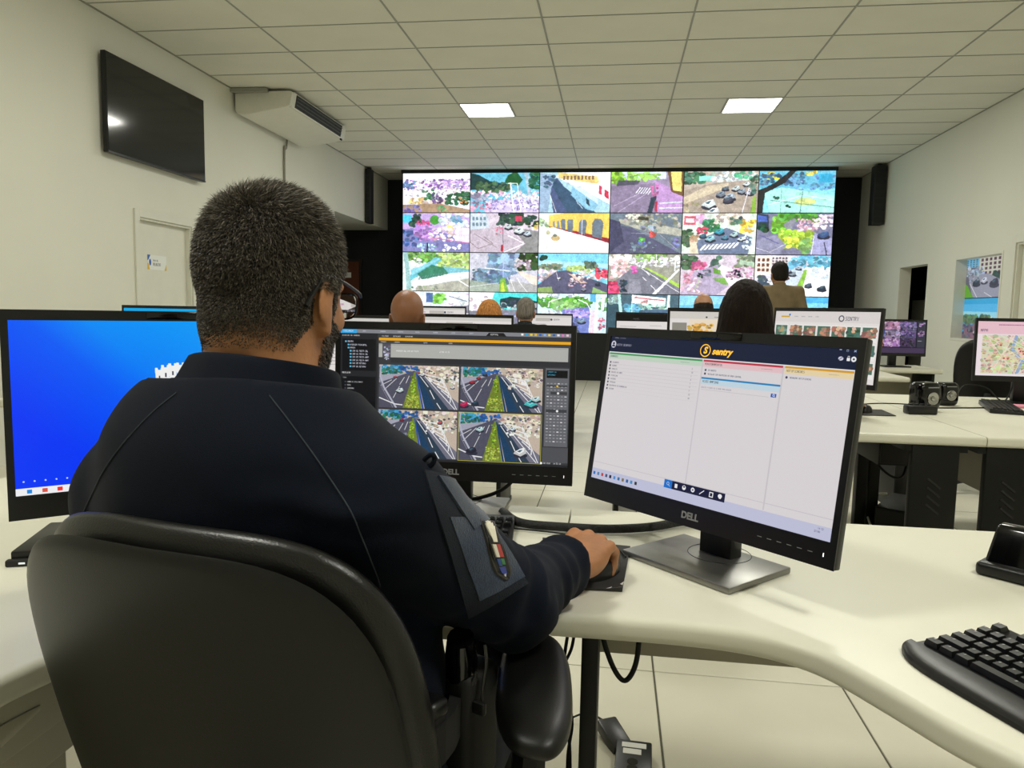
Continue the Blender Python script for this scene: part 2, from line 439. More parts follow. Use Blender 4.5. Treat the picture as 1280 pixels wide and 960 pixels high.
# door casings and leaves
def casing(name, X, s, y0, y1, z1, w=.07, m=M_doorw):
    mb = MB()
    for a, b, c, d in ((y0 - w, y0, 0, z1 + w), (y1, y1 + w, 0, z1 + w), (y0, y1, z1, z1 + w)):
        mb.box(X, X + s * .018, a, b, c, d)
    for a, b, c, d in ((y0, y0 + .02, 0, z1), (y1 - .02, y1, 0, z1), (y0 + .02, y1 - .02, z1 - .02, z1)):
        mb.box(X - s * T, X, a, b, c, d)
    return struct(mb.build(name, m, bevel=.002, seg=1))
d1 = casing('door_1', XL, 1, 6.40, 7.26, 2.0)
lf = MB().box(XL - .09, XL - .05, 6.42, 7.24, 0.005, 1.98).build('door_leaf', M_doorw, d1, bevel=.002, seg=1)
hd = MB().tube([(XL - .05, 6.50, 1.02), (XL + .0, 6.50, 1.02), (XL + .0, 6.62, 1.02)], .009).box(XL - .05, XL - .045, 6.475, 6.525, .92, 1.12).build('door_handle', M_metal, d1, smooth=True)
# sign on that door
si = Img(180, 80, 'e4e6e2', 90, 40); si.poly('3a63b0', [(0, 0), (14, 0), (6, 12), (0, 16)]); si.poly('d9b13a', [(0, 40), (10, 40), (5, 24), (0, 22)]); si.ell('3a63b0', 12, 20, 5, 9); si.poly('d9b13a', [(80, 40), (90, 40), (90, 22)])
si.text('2a3242', 26, 12, 5, 'SALA DE'); si.text('1d2434', 26, 21, 8, 'REUNIAO', .8)
sm = screen_mat('door_sign_print', si, 0.0, .5)
nt = sm.node_tree; nt.links.new([n for n in nt.nodes if n.type == 'TEX_IMAGE'][0].outputs[0], nt.nodes['Principled BSDF'].inputs['Base Color'])
ds = screen_quad('door_sign', .30, .14, sm, d1, M=Matrix.Translation((XL - .0475, 6.74, 1.60)) @ Matrix.Rotation(PI / 2, 4, 'Z'))
MB().box(XL - .05, XL - .048, 6.59, 6.89, 1.53, 1.67).build('sign_plate', M_white, d1)
d2 = casing('door_2', XR, -1, 7.83, 8.66, 2.02, w=.085)
MB().box(XR + .05, XR + .09, 7.85, 8.64, .005, 2.0).build('door_leaf', M_doorw, d2, bevel=.002, seg=1)
MB().tube([(XR + .05, 8.52, 1.02), (XR - .005, 8.52, 1.02), (XR - .005, 8.40, 1.02)], .009).build('door_handle', M_metal, d2, smooth=True)
# open doorway lining
op = MB(); a, b, z = 10.91, 11.95, 1.965
op.box(XR - .004, XR + T, a, a + .02, 0, z).box(XR - .004, XR + T, b - .02, b, 0, z).box(XR - .004, XR + T, a + .02, b - .02, z - .02, z)
struct(op.build('door_3', M_doorw, bevel=.002, seg=1))
# window with the neighbouring room's two screens behind it
w1 = MB(); a, b, z0, z1 = WN
for q in ((a, a + .03, z0, z1), (b - .03, b, z0, z1), (a + .03, b - .03, z0, z0 + .03), (a + .03, b - .03, z1 - .03, z1)):
    w1.box(XR - .006, XR + T, *q)
w1o = struct(w1.build('window_1', M_doorw, bevel=.002, seg=1))
# alcove door with sign
d4 = struct(MB().box(-5.75, -4.90, YB - .05, YB - .0, 0, 2.14).build('door_4', mat('dark_casing', '1c120c', .6)))
MB().box(-5.70, -4.95, YB - .07, YB - .05, 0.01, 2.09).build('door_leaf', M_wood, d4, bevel=.003, seg=1)
MB().box(-5.28, -5.10, YB - .075, YB - .07, 1.78, 1.88).build('door_plate', M_whiteprint, d4)
# black hanging column loudspeakers
def column_speaker(x, y, label, k_=1.0):
    t = thing('column_speaker', label, 'speaker', (x, y, 2.68), 0, 'black column speakers by the side walls')
    MB().box(-.09 * k_, .09 * k_, -.1, .1, 0, .93).build('body', M_black2, t, bevel=.006)
    gr = MB()
    for k in range(9): gr.box(-.075 * k_, .075 * k_, -.106, -.1, .03 + k * .1, .1 + k * .1)
    gr.build('grille', mat('speaker_grille', '16181a', .8), t)
    MB().box(-.03, .03, -.03, .03, .93, .963).build('bracket', M_steelblk, t)
column_speaker(-4.33, 12.75, 'black column speaker hanging at the left wall near the video wall', .5)
column_speaker(4.13, 12.8, 'black column speaker hanging at the right wall near the video wall')
# black plinth under the video wall, filler strip above
for (s, x0, x1) in ((0, -3.80, 3.53),):
    struct(MB().box(x0, x1, 13.0, 13.35, 0, .83).build('trim_1', M_blackwall))
    struct(MB().box(x0 - .03, x1 + .03, 13.0, 13.3, 3.59, ZC).build('trim_2', M_blackwall))

# ================================================================== VIDEO WALL
PICS = [
# row 1
('hillside town under a pale sky', 'eef', 'p dff 0,0 100,0 100,10 60,7 20,9 0,6;b 96b 0 9 100 24 150 2.2;b fef 5 12 100 26 110 1.6;b b9d 60 10 100 22 50 2;b 57a 0 12 18 22 20 2.4;b dcd 0 22 100 34 110 2;b 485 28 24 48 38 26 2.6;b 364 66 27 100 46 60 3;b db6 10 36 30 44 24 2.6;b ca9 30 38 62 52 40 3;b 658 44 30 60 44 24 2.4;p a86 0,46 55,44 100,53 100,57 0,57;b 76b 0 46 30 57 24 2.6;b 5a6 50 48 66 57 8 2;b e95 84 36 96 44 9 2'),
('crowded square before a mountain and palms', '5bd', 'p 244 0,0 12,3 28,12 60,17 60,24 0,24;b 464 8 14 56 28 70 3;p 263 50,14 54,4 62,0 68,0 76,10 70,18 60,16;p 9bc 78,0 84,0 90,44 86,45;b 264 86 0 100 22 28 4;b fde 0 26 100 38 120 2;b e9c 10 26 50 32 26 1.6;b 88a 0 30 22 48 40 2.6;p cbe 22,40 100,36 100,57 22,57;b 98c 24 38 100 54 160 1.3;l eee 2.2 58,14 64,57;l eee 1.6 54,15 68,15 74,57;b d8a 0 44 30 57 24 2.4;b fff 76 30 100 52 40 1.6'),
('street with a white van beside yellow arcades', '9cd', 'p 458 12,12 24,8 66,57 20,57;p 357 14,14 24,12 80,57 40,57;p eef 30,0 100,0 100,46 86,38 22,6;p ec6 26,0 82,6 84,14 80,16 26,8;w 865 32 3 78 12 9 1;p 8ac 0,0 22,4 16,24 12,57 0,57;b 468 5 4 20 20 20 3;p 7bd 46,20 72,30 84,46 76,55 66,52 44,32;p bdf 46,20 58,20 82,38 84,46;p 345 66,36 70,40 72,48 67,44;l ddd 1 14,30 24,57;p d35 84,18 88,20 88,32 84,30;p d24 92,24 98,28 98,38 92,34;l bcd 1.2 52,40 62,52'),
('shopping street with zebra crossing and yellow facade', '98a', 'r cdf 0 0 76 10;b 8c3 0 2 18 16 30 4;b 9d5 24 1 66 11 50 3.4;p 556 10,12 40,12 34,22 6,22;p 879 0,20 60,16 76,57 0,57;z eef 34 30 54 32 6 2 6 -9;p b8c 60,12 100,30 100,57 66,57;b c59 56 18 66 34 24 1.8;p 753 78,0 100,0 100,34 84,28;p fd6 82,0 97,0 98,28 86,26;p 345 56,36 64,34 58,57 52,57;l cdd 2 68,44 100,42;l cdd 2 68,51 100,50;r c24 62 42 65 56;l bac 1 4,48 40,30;l bac 1 10,57 50,30'),
('busy avenue full of cars', 'ba9', 'b 475 0 2 26 16 50 4;r 8ed 20 6 40 13;b cdd 38 0 96 16 90 3;b 5b8 70 0 90 10 16 3;p a98 0,26 40,16 88,12 100,20 100,57 0,57;p cb9 0,36 30,20 60,16 60,22 0,46;c eff 34 46 10 .3;c fff 40 57 10 .3;c 89a 50 32 7 .3;c bcd 62 36 8 .3;c 556 60 40 7 .2;c dee 70 24 6 .3;c abc 78 28 6 .3;c 678 56 24 5 .3;c eff 84 18 5 .3;c ccd 88 30 6 .3;l eef 1.2 90,14 80,57;p 8b3 94,34 98,36 98,57 91,57;b a97 0 44 26 57 10 3;b 576 90 6 100 30 16 3'),
('turquoise sports court behind a tree trunk', '7de', 'r 5bd 0 0 100 24;b fc2 6 2 24 12 12 3;b 468 0 4 60 18 80 2.6;b 59c 40 6 100 26 90 2.6;r 2ad 78 4 96 16;b ed4 62 0 74 6 8 3;p 9ed 6,30 30,22 100,34 100,57 16,57;e cd7 62 42 14 5;l 356 .5 30,24 30,57;l 356 .5 58,28 56,57;l 488 .6 16,40 100,50;l fff .6 14,46 60,33 98,40;p 333 0,26 10,22 24,14 40,0 48,0 34,16 20,24 8,30 6,57 0,57;b 354 20 34 26 38 4 2;b 354 38 47 42 51 3 2'),
# row 2
('market crowd with pink flags', 'b9d', 'r 3ce 0 2 14 14;b 354 12 3 28 18 26 4;p 77b 0,24 40,20 100,44 100,57 0,57;b d48 22 12 40 30 44 2.4;b a7c 18 16 46 40 90 3;e 4a3 48 10 7 7;b cde 56 0 98 22 60 3.4;b 6ac 74 4 88 14 14 3;p dce 78,20 100,22 100,44 78,40;p fd6 66,16 76,20 74,34 68,28;b ecd 40 22 78 40 50 2.6;l d5a 1 40,36 100,44;b 46a 0 26 24 50 30 3;b eef 62 46 86 56 16 2.4;b 9cd 20 46 50 56 20 2.6;r 234 36 44 38 57'),
('pavement with angled parked cars by a pale building', 'cbc', 'p bcd 0,0 26,2 28,22 0,26;w 689 2 4 24 20 4 2;b 354 40 0 78 16 70 4;b 243 80 4 100 20 20 3.6;r d35 66 4 76 12;p bab 0,24 50,20 84,44 60,57 0,57;p 888 60,20 100,26 100,57 66,57 82,44;l eee 1.6 50,57 80,44 56,32;l 877 .7 0,42 12,52 34,44 20,34;l 877 .6 6,30 40,50;c dee 56 20 6 .2;c eff 72 26 8 .2;c cde 84 30 6 .2;l 667 .6 48,0 49,57;r c23 46 46 49 56;b c57 36 18 48 30 12 1.4;b eb4 94 14 100 24 6 2'),
('yellow arcaded building beside a white pavement', 'dee', 'p fc4 14,2 40,0 100,0 100,38 60,28 14,20;p a23 14,19 60,27 100,36 100,42 60,32 14,22;p 678 76,14 80,8 88,8 92,14 90,37 76,33;p 678 57,14 60,9 66,9 68,14 66,31 57,28;p 678 40,12 42,9 48,9 49,14 48,27 41,25;p 678 31,11 33,8 37,9 38,24 32,22;p 789 25,12 28,10 30,22 26,21;p 789 20,12 22,11 23,20 20,19;p eee 0,22 20,20 100,42 100,57 0,57;e ca6 24 36 6 4;e 676 23 32 3 2;e bb8 13 28 3 3;b 9b8 0 8 12 20 16 2.6;r dde 61 8 62.2 57'),
('wide dark junction with a red awning', '678', 'p 557 0,16 30,20 100,57 0,57;p aa9 12,8 60,14 100,22 100,32 50,26 14,14;b 998 30 0 96 18 90 3;p 443 30,4 54,6 54,10 30,8;b ccb 20 2 40 12 24 2.4;b d44 56 26 64 32 9 3.2;b 6d5 42 34 48 40 6 2.4;b 89a 44 18 64 26 18 3;b 56b 40 40 50 48 10 2;b 678 30 40 66 56 40 2.2;p 446 0,8 14,12 20,40 0,57;b 66a 88 30 100 50 16 2;l aab .8 70,30 96,52;l 99a .8 30,28 56,29'),
('cars queuing by pink shops', 'cdc', 'r e46 2 4 18 16;r eff 4 7 16 13;b e9c 18 2 32 12 14 3;b 385 30 10 50 24 40 4;b dcb 44 0 90 14 70 3.4;b fc3 80 10 98 26 30 3.4;b 576 66 6 80 16 14 3;b c35 20 20 36 28 16 2.6;b 464 0 22 16 44 30 4;p 679 22,38 60,20 96,34 90,57 14,57;c 3bd 50 26 7 .3;c 9de 38 36 7 .3;c bdd 70 30 6 .3;c eff 80 36 5 .3;c 59b 58 34 5 .3;c 479 28 32 5 .3;z fff 24 52 74 48 9 3.4 7 -8;p dca 10,36 18,34 24,57 12,57;b b86 12 32 22 40 8 3;b def 84 30 98 52 24 2'),
('leafy green avenue seen from above', '779', 'p 345 0,0 14,2 16,20 0,22;p 46c 0,2 12,4 14,12 0,12;b 253 2 14 12 24 10 4;b 7c3 22 6 36 26 60 4;b 5a3 30 0 80 10 60 4;p 889 34,16 48,6 52,8 44,26;b ad3 30 24 76 44 130 4;b ce3 24 34 60 48 40 3.4;b dab 54 8 80 24 50 2.6;b fde 78 2 100 20 30 3;b 7a5 60 36 72 54 26 4;p 88a 0,36 26,30 40,44 30,57 0,57;l dde .8 0,48 18,54 40,42;l 55a .8 4,30 30,42;p 99c 76,26 100,34 100,57 72,57;c 46a 88 30 8 .3;l eee 1 76,30 74,57;l 334 1 90,40 94,57'),
# row 3
('teal canal bridge among trees', 'cdd', 'b 6a4 8 0 56 14 90 4;b ac6 56 0 100 24 110 4;p 5bc 8,36 50,6 60,10 36,28 12,42;p 386 22,32 44,18 62,22 70,32 30,40;p 7cd 12,26 54,8 56,10 14,34;p 6bc 60,20 100,24 100,30 70,32;p eee 14,44 74,30 100,28 100,36 20,52;p aa9 20,52 100,38 100,57 20,57;l fff 2 78,36 100,50;z 699 24 40 64 34 10 1 3 -5;p 8bb 0,0 8,0 10,30 14,57 6,57 4,24;b fff 14 8 28 20 16 3;b 897 10 50 60 57 20 2'),
('shaded roundabout with a grass island', 'bbc', 'b 79b 30 0 70 30 110 5;b 68a 6 24 58 44 150 4;b 352 74 0 100 22 60 4.4;p dcb 66,24 100,34 100,50;b bab 66 10 90 22 30 3;p ba9 0,44 44,48 56,50 60,57 0,57;p 9a9 0,40 46,46 46,57 0,57;l eee .8 0,50 44,44;p 7b3 46,38 52,36 58,57 44,57;p cd3 47,44 50,42 53,57 46,57;l fff .8 56,36 66,57;l fff .8 70,36 86,57;l eec .8 84,36 100,50;l 9be 1.6 50,0 50,36;p aaa 58,40 100,46 100,57 60,57;l fff .8 60,38 68,57;l fff .8 72,40 86,57;l def 1.6 22,22 60,26'),
('dual road under a clear blue sky', '6ce', 'p 9de 0,10 100,14 100,20 0,20;b 243 4 2 12 8 10 3;b 786 0 16 34 24 60 3;b ac6 42 18 80 26 70 3;b 565 68 12 84 20 30 3;b cbc 0 24 28 40 60 3;b a98 8 30 28 40 24 2;p 557 26,26 40,24 100,44 100,57 0,57 0,46;b dcc 48 24 100 38 70 2.4;b e35 84 22 99 34 30 3;p dba 42,28 50,30 72,42 62,43;b b9a 44 38 70 48 20 2;p 8a5 0,50 20,48 22,57 0,57;p 8b6 80,48 100,56 100,57 78,57;c eef 49 40 3 .2;c fff 30 36 3 .2;c 99a 66 52 4 .2;l dde .8 26,26 30,40;c 345 86 44 4 .2'),
('highway curve with a white guard rail', '998', 'b fee 0 0 30 14 70 3;b 8b5 40 0 80 10 70 3.4;b dde 30 4 100 18 80 2.6;b ebb 4 8 28 34 70 3;p 778 8,40 30,22 50,20 100,46 100,57 20,57;p 889 30,36 44,36 48,57 28,57;p ad4 48,18 56,20 100,42 100,48;l fff 1 46,20 100,54;l fff 1.2 48,32 54,38;l fff 1.2 60,44 68,52;l fff 1.2 52,24 58,30;b e4a 32 18 40 26 14 2.6;p fff 100,22 98,20 62,57 68,57;b d36 0 40 14 57 40 3.6;b 345 18 38 26 54 24 2.4;r eee 66 0 67.4 18;r eee 92 4 94 24;e eff 95 5 4 4'),
('sloping street with small red cars and palms', 'cbc', 'b 464 0 2 20 20 50 4.4;b d58 16 10 34 22 30 3;b 576 40 4 52 20 20 3.6;p a9b 12,26 50,14 66,44 50,57 0,57;p ddd 56,14 100,30 100,50 70,44 50,20;b b8a 64 16 98 34 60 2.4;b 897 76 0 100 16 40 4;p aca 80,6 100,10 100,16 80,12;p 6a3 44,18 54,22 56,28 46,26;p 7b4 44,34 60,32 66,42 60,42;b 334 24 26 30 32 8 2;b 223 74 22 82 30 8 2;l c89 .7 0,48 20,34;l cab .7 4,52 30,57;b cab 2 34 30 54 50 2.4;l 9c8 1 20,50 28,30;b 667 32 22 40 32 14 2;b e8a 4 26 16 40 24 2'),
('avenue with white facades and green verge', 'ccd', 'p edc 0,2 20,0 22,26 0,30;w 743 2 3 20 24 3 3;p dcc 20,0 46,2 46,18 22,26;w 556 22 2 44 18 5 4;b 5ac 46 0 100 16 80 4;p bcd 30,32 58,14 66,16 50,57 10,57;b 456 6 30 20 42 20 4;c cde 40 30 6 .3;c 9ab 50 26 5 .3;c abd 44 22 5 .3;c bcd 58 18 4 .2;b dde 18 32 32 40 16 2.6;p 8c3 66,20 70,20 62,57 52,57;p eee 70,16 100,24 100,57 64,57;c 567 72 42 5 .3;c 345 90 46 6 .3;b def 76 16 100 34 50 2.6'),
# row 4
('white sign posts over green planters', 'cde', 'b 7c4 48 4 64 16 40 4;p 46a 36,2 46,2 46,16 36,16;b eef 64 2 100 20 50 3.4;b fff 0 6 34 20 30 4;l 678 1 70,6 98,14;p 889 0,26 100,20 100,57 0,57;b 99a 0 24 100 50 60 3;l fff 1.2 0,40 100,32'),
('dark hills under turquoise sky', '3dd', 'p eee 0,0 38,0 34,10 30,30 0,30;b dcd 0 8 34 30 60 3;p 244 46,10 60,6 80,8 100,12 100,24 46,22;b 9ab 46 16 100 30 60 3;b 345 50 10 90 20 30 3;p 778 0,28 100,24 100,57 0,57;b 88a 10 30 90 50 30 3;l eee 1 40,28 60,57'),
('palm lined canal with curved street lamps', 'bde', 'b 5a3 0 6 78 20 140 4;b 8c6 20 10 60 26 60 3.6;b cde 0 0 70 6 50 3;p 67c 36,24 76,18 78,57 34,57;b 98d 40 22 74 34 50 2.6;l fff 1.4 16,20 17,12 36,6;l eff 1.6 58,8 72,14 77,24 76,57;p eef 84,12 88,14 86,57 81,57;p dbc 78,24 84,24 82,57 76,57;b d57 90 34 97 52 16 2;b 6a6 90 6 100 24 20 3;p 4ad 76,0 84,0 84,12 76,10;p eef 92,0 98,0 96,24 92,24;b 457 44 34 60 57 40 3;c 8ac 64 40 6 .3;b bcd 10 24 36 40 40 3'),
('flooded underpass with a white bus stop', '467', 'p 356 0,12 18,10 24,57 0,57;b 8aa 0 0 16 14 30 3;p eff 34,0 82,4 82,16 60,18 34,12;l d45 1.4 38,4 80,8;p aed 14,0 18,0 26,57 20,57;b 5ac 24 14 46 32 70 3.4;b 368 24 28 50 50 60 4;l cff 1.2 34,10 36,44;b 9cb 46 14 84 22 40 2.6;p cfe 84,0 88,0 88,20 83,20;p 468 48,22 100,20 100,57 44,57;b 69a 50 26 90 50 40 3;b e99 46 8 56 14 10 2'),
('plain blue sky over a beach road', '5be', 'p 7cf 0,0 100,0 100,10 0,14;b 685 0 18 100 26 60 3;p 99a 0,24 100,22 100,57 0,57;b ccd 0 28 100 40 50 3'),
('clear blue sky above parkland', '3ae', 'p 6cf 0,8 100,8 100,18 0,18;b 7d3 8 20 50 30 50 3.4;b 464 40 18 100 28 60 4;p aaa 0,30 100,30 100,57 0,57'),
]
def fnoise(rng, h, w, cells):
    out = np.zeros((h, w), np.float32); amp = 1.0
    for c in cells:
        g = rng.normal(0, 1, (int(h / c) + 3, int(w / c) + 3)); yy = np.arange(h) / c; xx = np.arange(w) / c
        y0 = yy.astype(int); x0 = xx.astype(int); fy = (yy - y0)[:, None]; fx = (xx - x0)[None]
        g00 = g[y0][:, x0]; g01 = g[y0][:, x0 + 1]; g10 = g[y0 + 1][:, x0]; g11 = g[y0 + 1][:, x0 + 1]
        out += amp * ((g00 * (1 - fx) + g01 * fx) * (1 - fy) + (g10 * (1 - fx) + g11 * fx) * fy); amp *= .75
    return out
def photo(im, warp=1.7, lum=.05, sat=.72):
    h, w = im.h, im.w; rng = im.rng
    dx = fnoise(rng, h, w, (9, 4, 2)) * warp; dy = fnoise(rng, h, w, (9, 4, 2)) * warp * .8
    Y, X = np.mgrid[0:h, 0:w]; a = im.a[np.clip(Y + dy, 0, h - 1).astype(int), np.clip(X + dx, 0, w - 1).astype(int)]
    a = a * .5 + im.a * .5
    g = a.mean(2, keepdims=True); a = g + (a - g) * sat
    tex = fnoise(rng, h, w, (14, 5, 2.5)) * lum; edge = np.abs(np.gradient(g[..., 0])[0]) + np.abs(np.gradient(g[..., 0])[1])
    a = a * (1 + tex[..., None]) - edge[..., None] * .5
    a = (a - .5) * 1.12 + .55
    im.a = np.clip(a, 0, 1).astype(np.float32)
VX0, VX1, VZ0, VZ1 = -3.80, 3.53, 0.83, 3.59
pw, ph_ = (VX1 - VX0) / 6, (VZ1 - VZ0) / 4
ROWN = ['top row', 'second row', 'third row', 'bottom row']; COLN = ['far left', 'second column', 'third column', 'fourth column', 'fifth column', 'far right']
for i, (desc, bg, prog) in enumerate(PICS):
    r, c = divmod(i, 6)
    im = Img(352, 200, bg); im.rng = np.random.default_rng(50 + i); im.run(prog).soften(2).grain(.02)
    photo(im)
    t = thing('video_panel', '%s panel, %s, showing %s' % (ROWN[r].capitalize().replace(' row', '-row') + ' video wall', COLN[c], desc), 'display', (VX0 + (c + .5) * pw, 13.0, VZ1 - (r + .5) * ph_), 0, 'video wall panels')
    MB().box(-pw / 2 + .001, pw / 2 - .001, 0, .10, -ph_ / 2 + .001, ph_ / 2 - .001).build('frame', M_black2, t)
    screen_quad('screen', pw - .014, ph_ - .014, screen_mat('wall_picture', im, 1.22, .35), t, y=-.0015)

# two screens seen through the window on the right wall
for k, (desc, bg, prog) in enumerate((
   ('upper display behind the wall window showing a city street', '667', 'r 7bd 0 0 30 14;w 467 2 2 28 14 4 4;p ccb 30,0 100,0 100,34 70,30 30,20;w 534 32 2 100 26 8 4;b 9ab 4 14 40 26 50 3;b 243 60 24 84 38 70 4;p 99a 8,26 50,24 100,44 100,57 20,57;c 345 26 36 8 .3;c eef 42 34 7 .2;c 334 62 38 9 .3;c fff 96 34 4 .2;p 6a3 0,34 8,40 22,57 0,57;l eee 1 12,36 30,57;l eee .8 44,50 60,57;b 89a 8 20 30 34 30 2'),
   ('lower display behind the wall window showing traffic under blue sky', '3ad', 'p 5be 0,8 100,8 100,20 0,20;p 9de 0,18 100,20 100,28 0,28;b 575 0 24 60 36 110 3.6;b 897 50 28 100 40 60 3;b ccb 56 26 90 32 30 2.4;p 867 10,40 50,32 92,57 0,57;c 556 20 44 6 .3;c eee 34 48 7 .3;c a56 50 46 6 .3;c 445 60 50 6 .3;c bbb 40 38 4 .3;c 733 58 56 6 .3;b 667 0 38 20 56 30 3;l 9b6 1.2 72,34 96,57'))):
    im = Img(264, 150, bg); im.rng = np.random.default_rng(90 + k); im.run(prog).soften(1).grain(.03)
    zz = 1.707 if k == 0 else 1.207
    t = thing('wall_display', desc, 'display', (XR + .13, 9.515, zz), -PI / 2, 'displays behind the wall window')
    MB().box(-.60, .60, .0, .05, -.249, .249).build('frame', M_black2, t)
    screen_quad('screen', 1.19, .49, screen_mat('window_picture', im, .8, .3), t, y=-.0015)

# ================================================================== THINGS ON THE WALLS
MXZ = Matrix(((1, 0, 0, 0), (0, 0, 1, 0), (0, 1, 0, 0), (0, 0, 0, 1)))
t = thing('television', 'large switched-off black television on the left wall', 'television', (-4.31, 6.665, 2.90), PI / 2)
MB().box(-.757, .757, 0, .045, -.418, .418).build('housing', M_black, t, bevel=.004)
MB().box(-.748, .748, -.002, .0, -.402, .410).build('screen', M_tv, t)
MB().box(-.757, .757, -.004, .0, -.418, -.404).build('lower_trim', mat('tv_trim', '2b2c2c', .3, metal=.6), t)
MB().box(-.2, .2, .045, .076, -.15, .15).build('wall_bracket', M_steelblk, t)

t = thing('air_conditioner', 'white air conditioner hung under the ceiling at the left wall', 'air conditioner', (0, 0, 0))
prof = [(-4.36, 3.618), (-3.70, 3.622), (-3.672, 3.60), (-3.70, 3.462), (-3.76, 3.440), (-4.22, 3.362), (-4.34, 3.38), (-4.36, 3.42)]
MB().prism(prof, 8.16, 9.86, MXZ).build('casing', M_white, t, bevel=.012, seg=3)
MB().prism([(x - .004 if x < -3.9 else x + .0, z) for x, z in [(-3.72, 3.616), (-3.668, 3.613), (-3.700, 3.448), (-3.74, 3.45)]], 8.20, 9.82, MXZ).build('grille_frame', M_white, t, bevel=.006)
q0, q1 = Vector((-3.6675, 0, 3.600)), Vector((-3.6955, 0, 3.462))
M_dk = mat('grille_dark', '1a1b1a', .6)
MB().prism([(q0.x - .02, q0.z), (q0.x + .0015, q0.z), (q1.x + .0015, q1.z), (q1.x - .02, q1.z)], 8.28, 9.70, MXZ).build('air_outlet', M_dk, t)
for k in range(3):
    MB().prism([(-3.666 - .008 * k - .004, 3.575 - .036 * k), (-3.660 - .008 * k, 3.572 - .036 * k), (-3.662 - .008 * k, 3.565 - .036 * k), (-3.670 - .008 * k - .004, 3.568 - .036 * k)], 8.29, 9.69, MXZ).build('vane', mat('vane', '55564f', .5), t)
for k in range(9):
    yy = 8.36 + k * .16
    MB().prism([(-3.672, 3.596), (-3.6645, 3.596), (-3.6925, 3.466), (-3.700, 3.466)], yy, yy + .006, MXZ).build('deflector', M_dk, t)
MB().box(-3.712, -3.700, 9.72, 9.78, 3.43, 3.455).build('receiver', M_black2, t)
for yy in (8.17, 8.0):
    pass
MB().box(-4.385, -3.95, 8.10, 8.155, 3.60, 3.64).build('hanging_bracket', M_grid, t)
o = MB().tube(spline([(-4.36, 9.52, 3.40), (-4.365, 9.50, 3.28), (-4.372, 9.46, 3.20), (-4.374, 9.46, 2.2), (-4.374, 9.46, .3)]), .014).build('drain_pipe', mat('pipe_grey', '8e8c80', .6), None, smooth=True)
tag(o, 'grey pipe running down the left wall from the air conditioner', 'pipe')

# ================================================================== DESKS
def louver_leg(parent, x0, x1, y, z1=.70):
    lg = MB().box(x0, x1, y, y + .035, 0.0, z1).build('leg', M_steelblk, parent, bevel=.004)
    lv = MB(); cx = (x0 + x1) / 2
    for gz in (.20, .44):
        for k in range(4):
            M = Matrix.Translation((cx, y - .001, gz + k * .035)) @ Matrix.Rotation(math.radians(38), 4, 'Y')
            lv.box(-.032, .032, -.003, .004, -.004, .004, M)
    lv.build('louvers', M_black2, lg)['kind'] = 'stuff'
    return lg
CURVE_R = [(0, -.613), (.185, -.612), (.30, -.628), (.375, -.672), (.43, -.755), (.478, -.84), (.526, -.905), (.58, -1.0), (.615, -1.15), (.625, -1.3), (.625, -1.62)]
CURVE_L = [(0, -.613), (.24, -.613), (.40, -.635), (.51, -.70), (.59, -.79), (.63, -.88), (.645, -.98), (.648, -1.15), (.65, -1.3), (.65, -1.62)]
def round_top(pts, x0, x1, yb, t):
    me = bpy.data.meshes.new('worktop'); b = MB().prism(pts, .70, .74); me.from_pydata(b.v, [], b.f)
    bm = bmesh.new(); bm.from_mesh(me); bmesh.ops.recalc_face_normals(bm, faces=bm.faces)
    def is_front(e):
        a, c = (v.co for v in e.verts); m = (a + c) / 2
        return abs(a.z - c.z) < 1e-4 and m.y < yb - .6 and min(abs(m.x - x0), abs(m.x - x1)) > 1e-3 and len(e.link_faces) == 2
    def is_side(e):
        a, c = (v.co for v in e.verts); return abs(a.z - c.z) < 1e-4 and not is_front(e)
    bmesh.ops.bevel(bm, geom=[e for e in bm.edges if is_front(e)], offset=.014, segments=5, affect='EDGES', profile=.5)
    bm.to_mesh(me); bm.free(); me.materials.append(M_desk); me.shade_smooth(); me.set_sharp_from_angle(angle=math.radians(50))
    return link('worktop', me, t)
def workstation(label, x0, x1, yb, side, curve, group, wing=True, leg_off=.006):
    W = x1 - x0
    fx = (lambda a: x0 + a) if side == 'R' else (lambda a: x1 - a)
    t = thing('desk', label, 'desk', (0, 0, 0), 0, group)
    cv = spline([(a, b, 0) for a, b in curve], 5)
    pts = [(fx(0), yb)] + [(fx(p.x), yb + p.y) for p in cv] + [(fx(W), yb - 1.62), (fx(W), yb)]
    if side == 'R': pts = pts[::-1]
    round_top(pts, x0, x1, yb, t)
    a, b = sorted((fx(.07), fx(W - .30)))
    MB().box(a, b, yb - .105, yb - .085, .445, .699).build('modesty_panel', M_modesty, t, bevel=.001, seg=1)
    a = fx(W - .265)
    if wing: MB().box(a - .009, a + .009, yb - 1.52, yb - .12, .40, .699).build('wing_panel', M_modesty, t, bevel=.001, seg=1)
    a, b = sorted((fx(W - leg_off), fx(W - leg_off - .178)))
    louver_leg(t, a, b, yb - 1.605)
    MB().box(a - .03, b + .03, yb - 1.60, yb - .1, .672, .699).build('under_rail', M_steelblk, t)
    a, b = sorted((fx(.048), fx(.075)))
    MB().box(a, b, yb - .575, yb - .13, 0.03, .70).build('leg', M_steelblk, t, bevel=.004)
    MB().box(a - .004, b + .004, yb - .585, yb - .12, 0.0, .03).build('foot_rail', M_steelblk, t, bevel=.004)
    a, b = sorted((fx(W - .002), fx(W - .06)))
    MB().box(a, b, yb - .33, yb - .27, 0.0, .70).build('leg', M_steelblk, t, bevel=.004)
    return t
DG = 'pale laminate workstation desks'
deskR = workstation('pale desk with a curved front edge carrying the tilted white-screen monitor', -.083, 1.402, 1.70, 'R', CURVE_R, DG, False, .087)
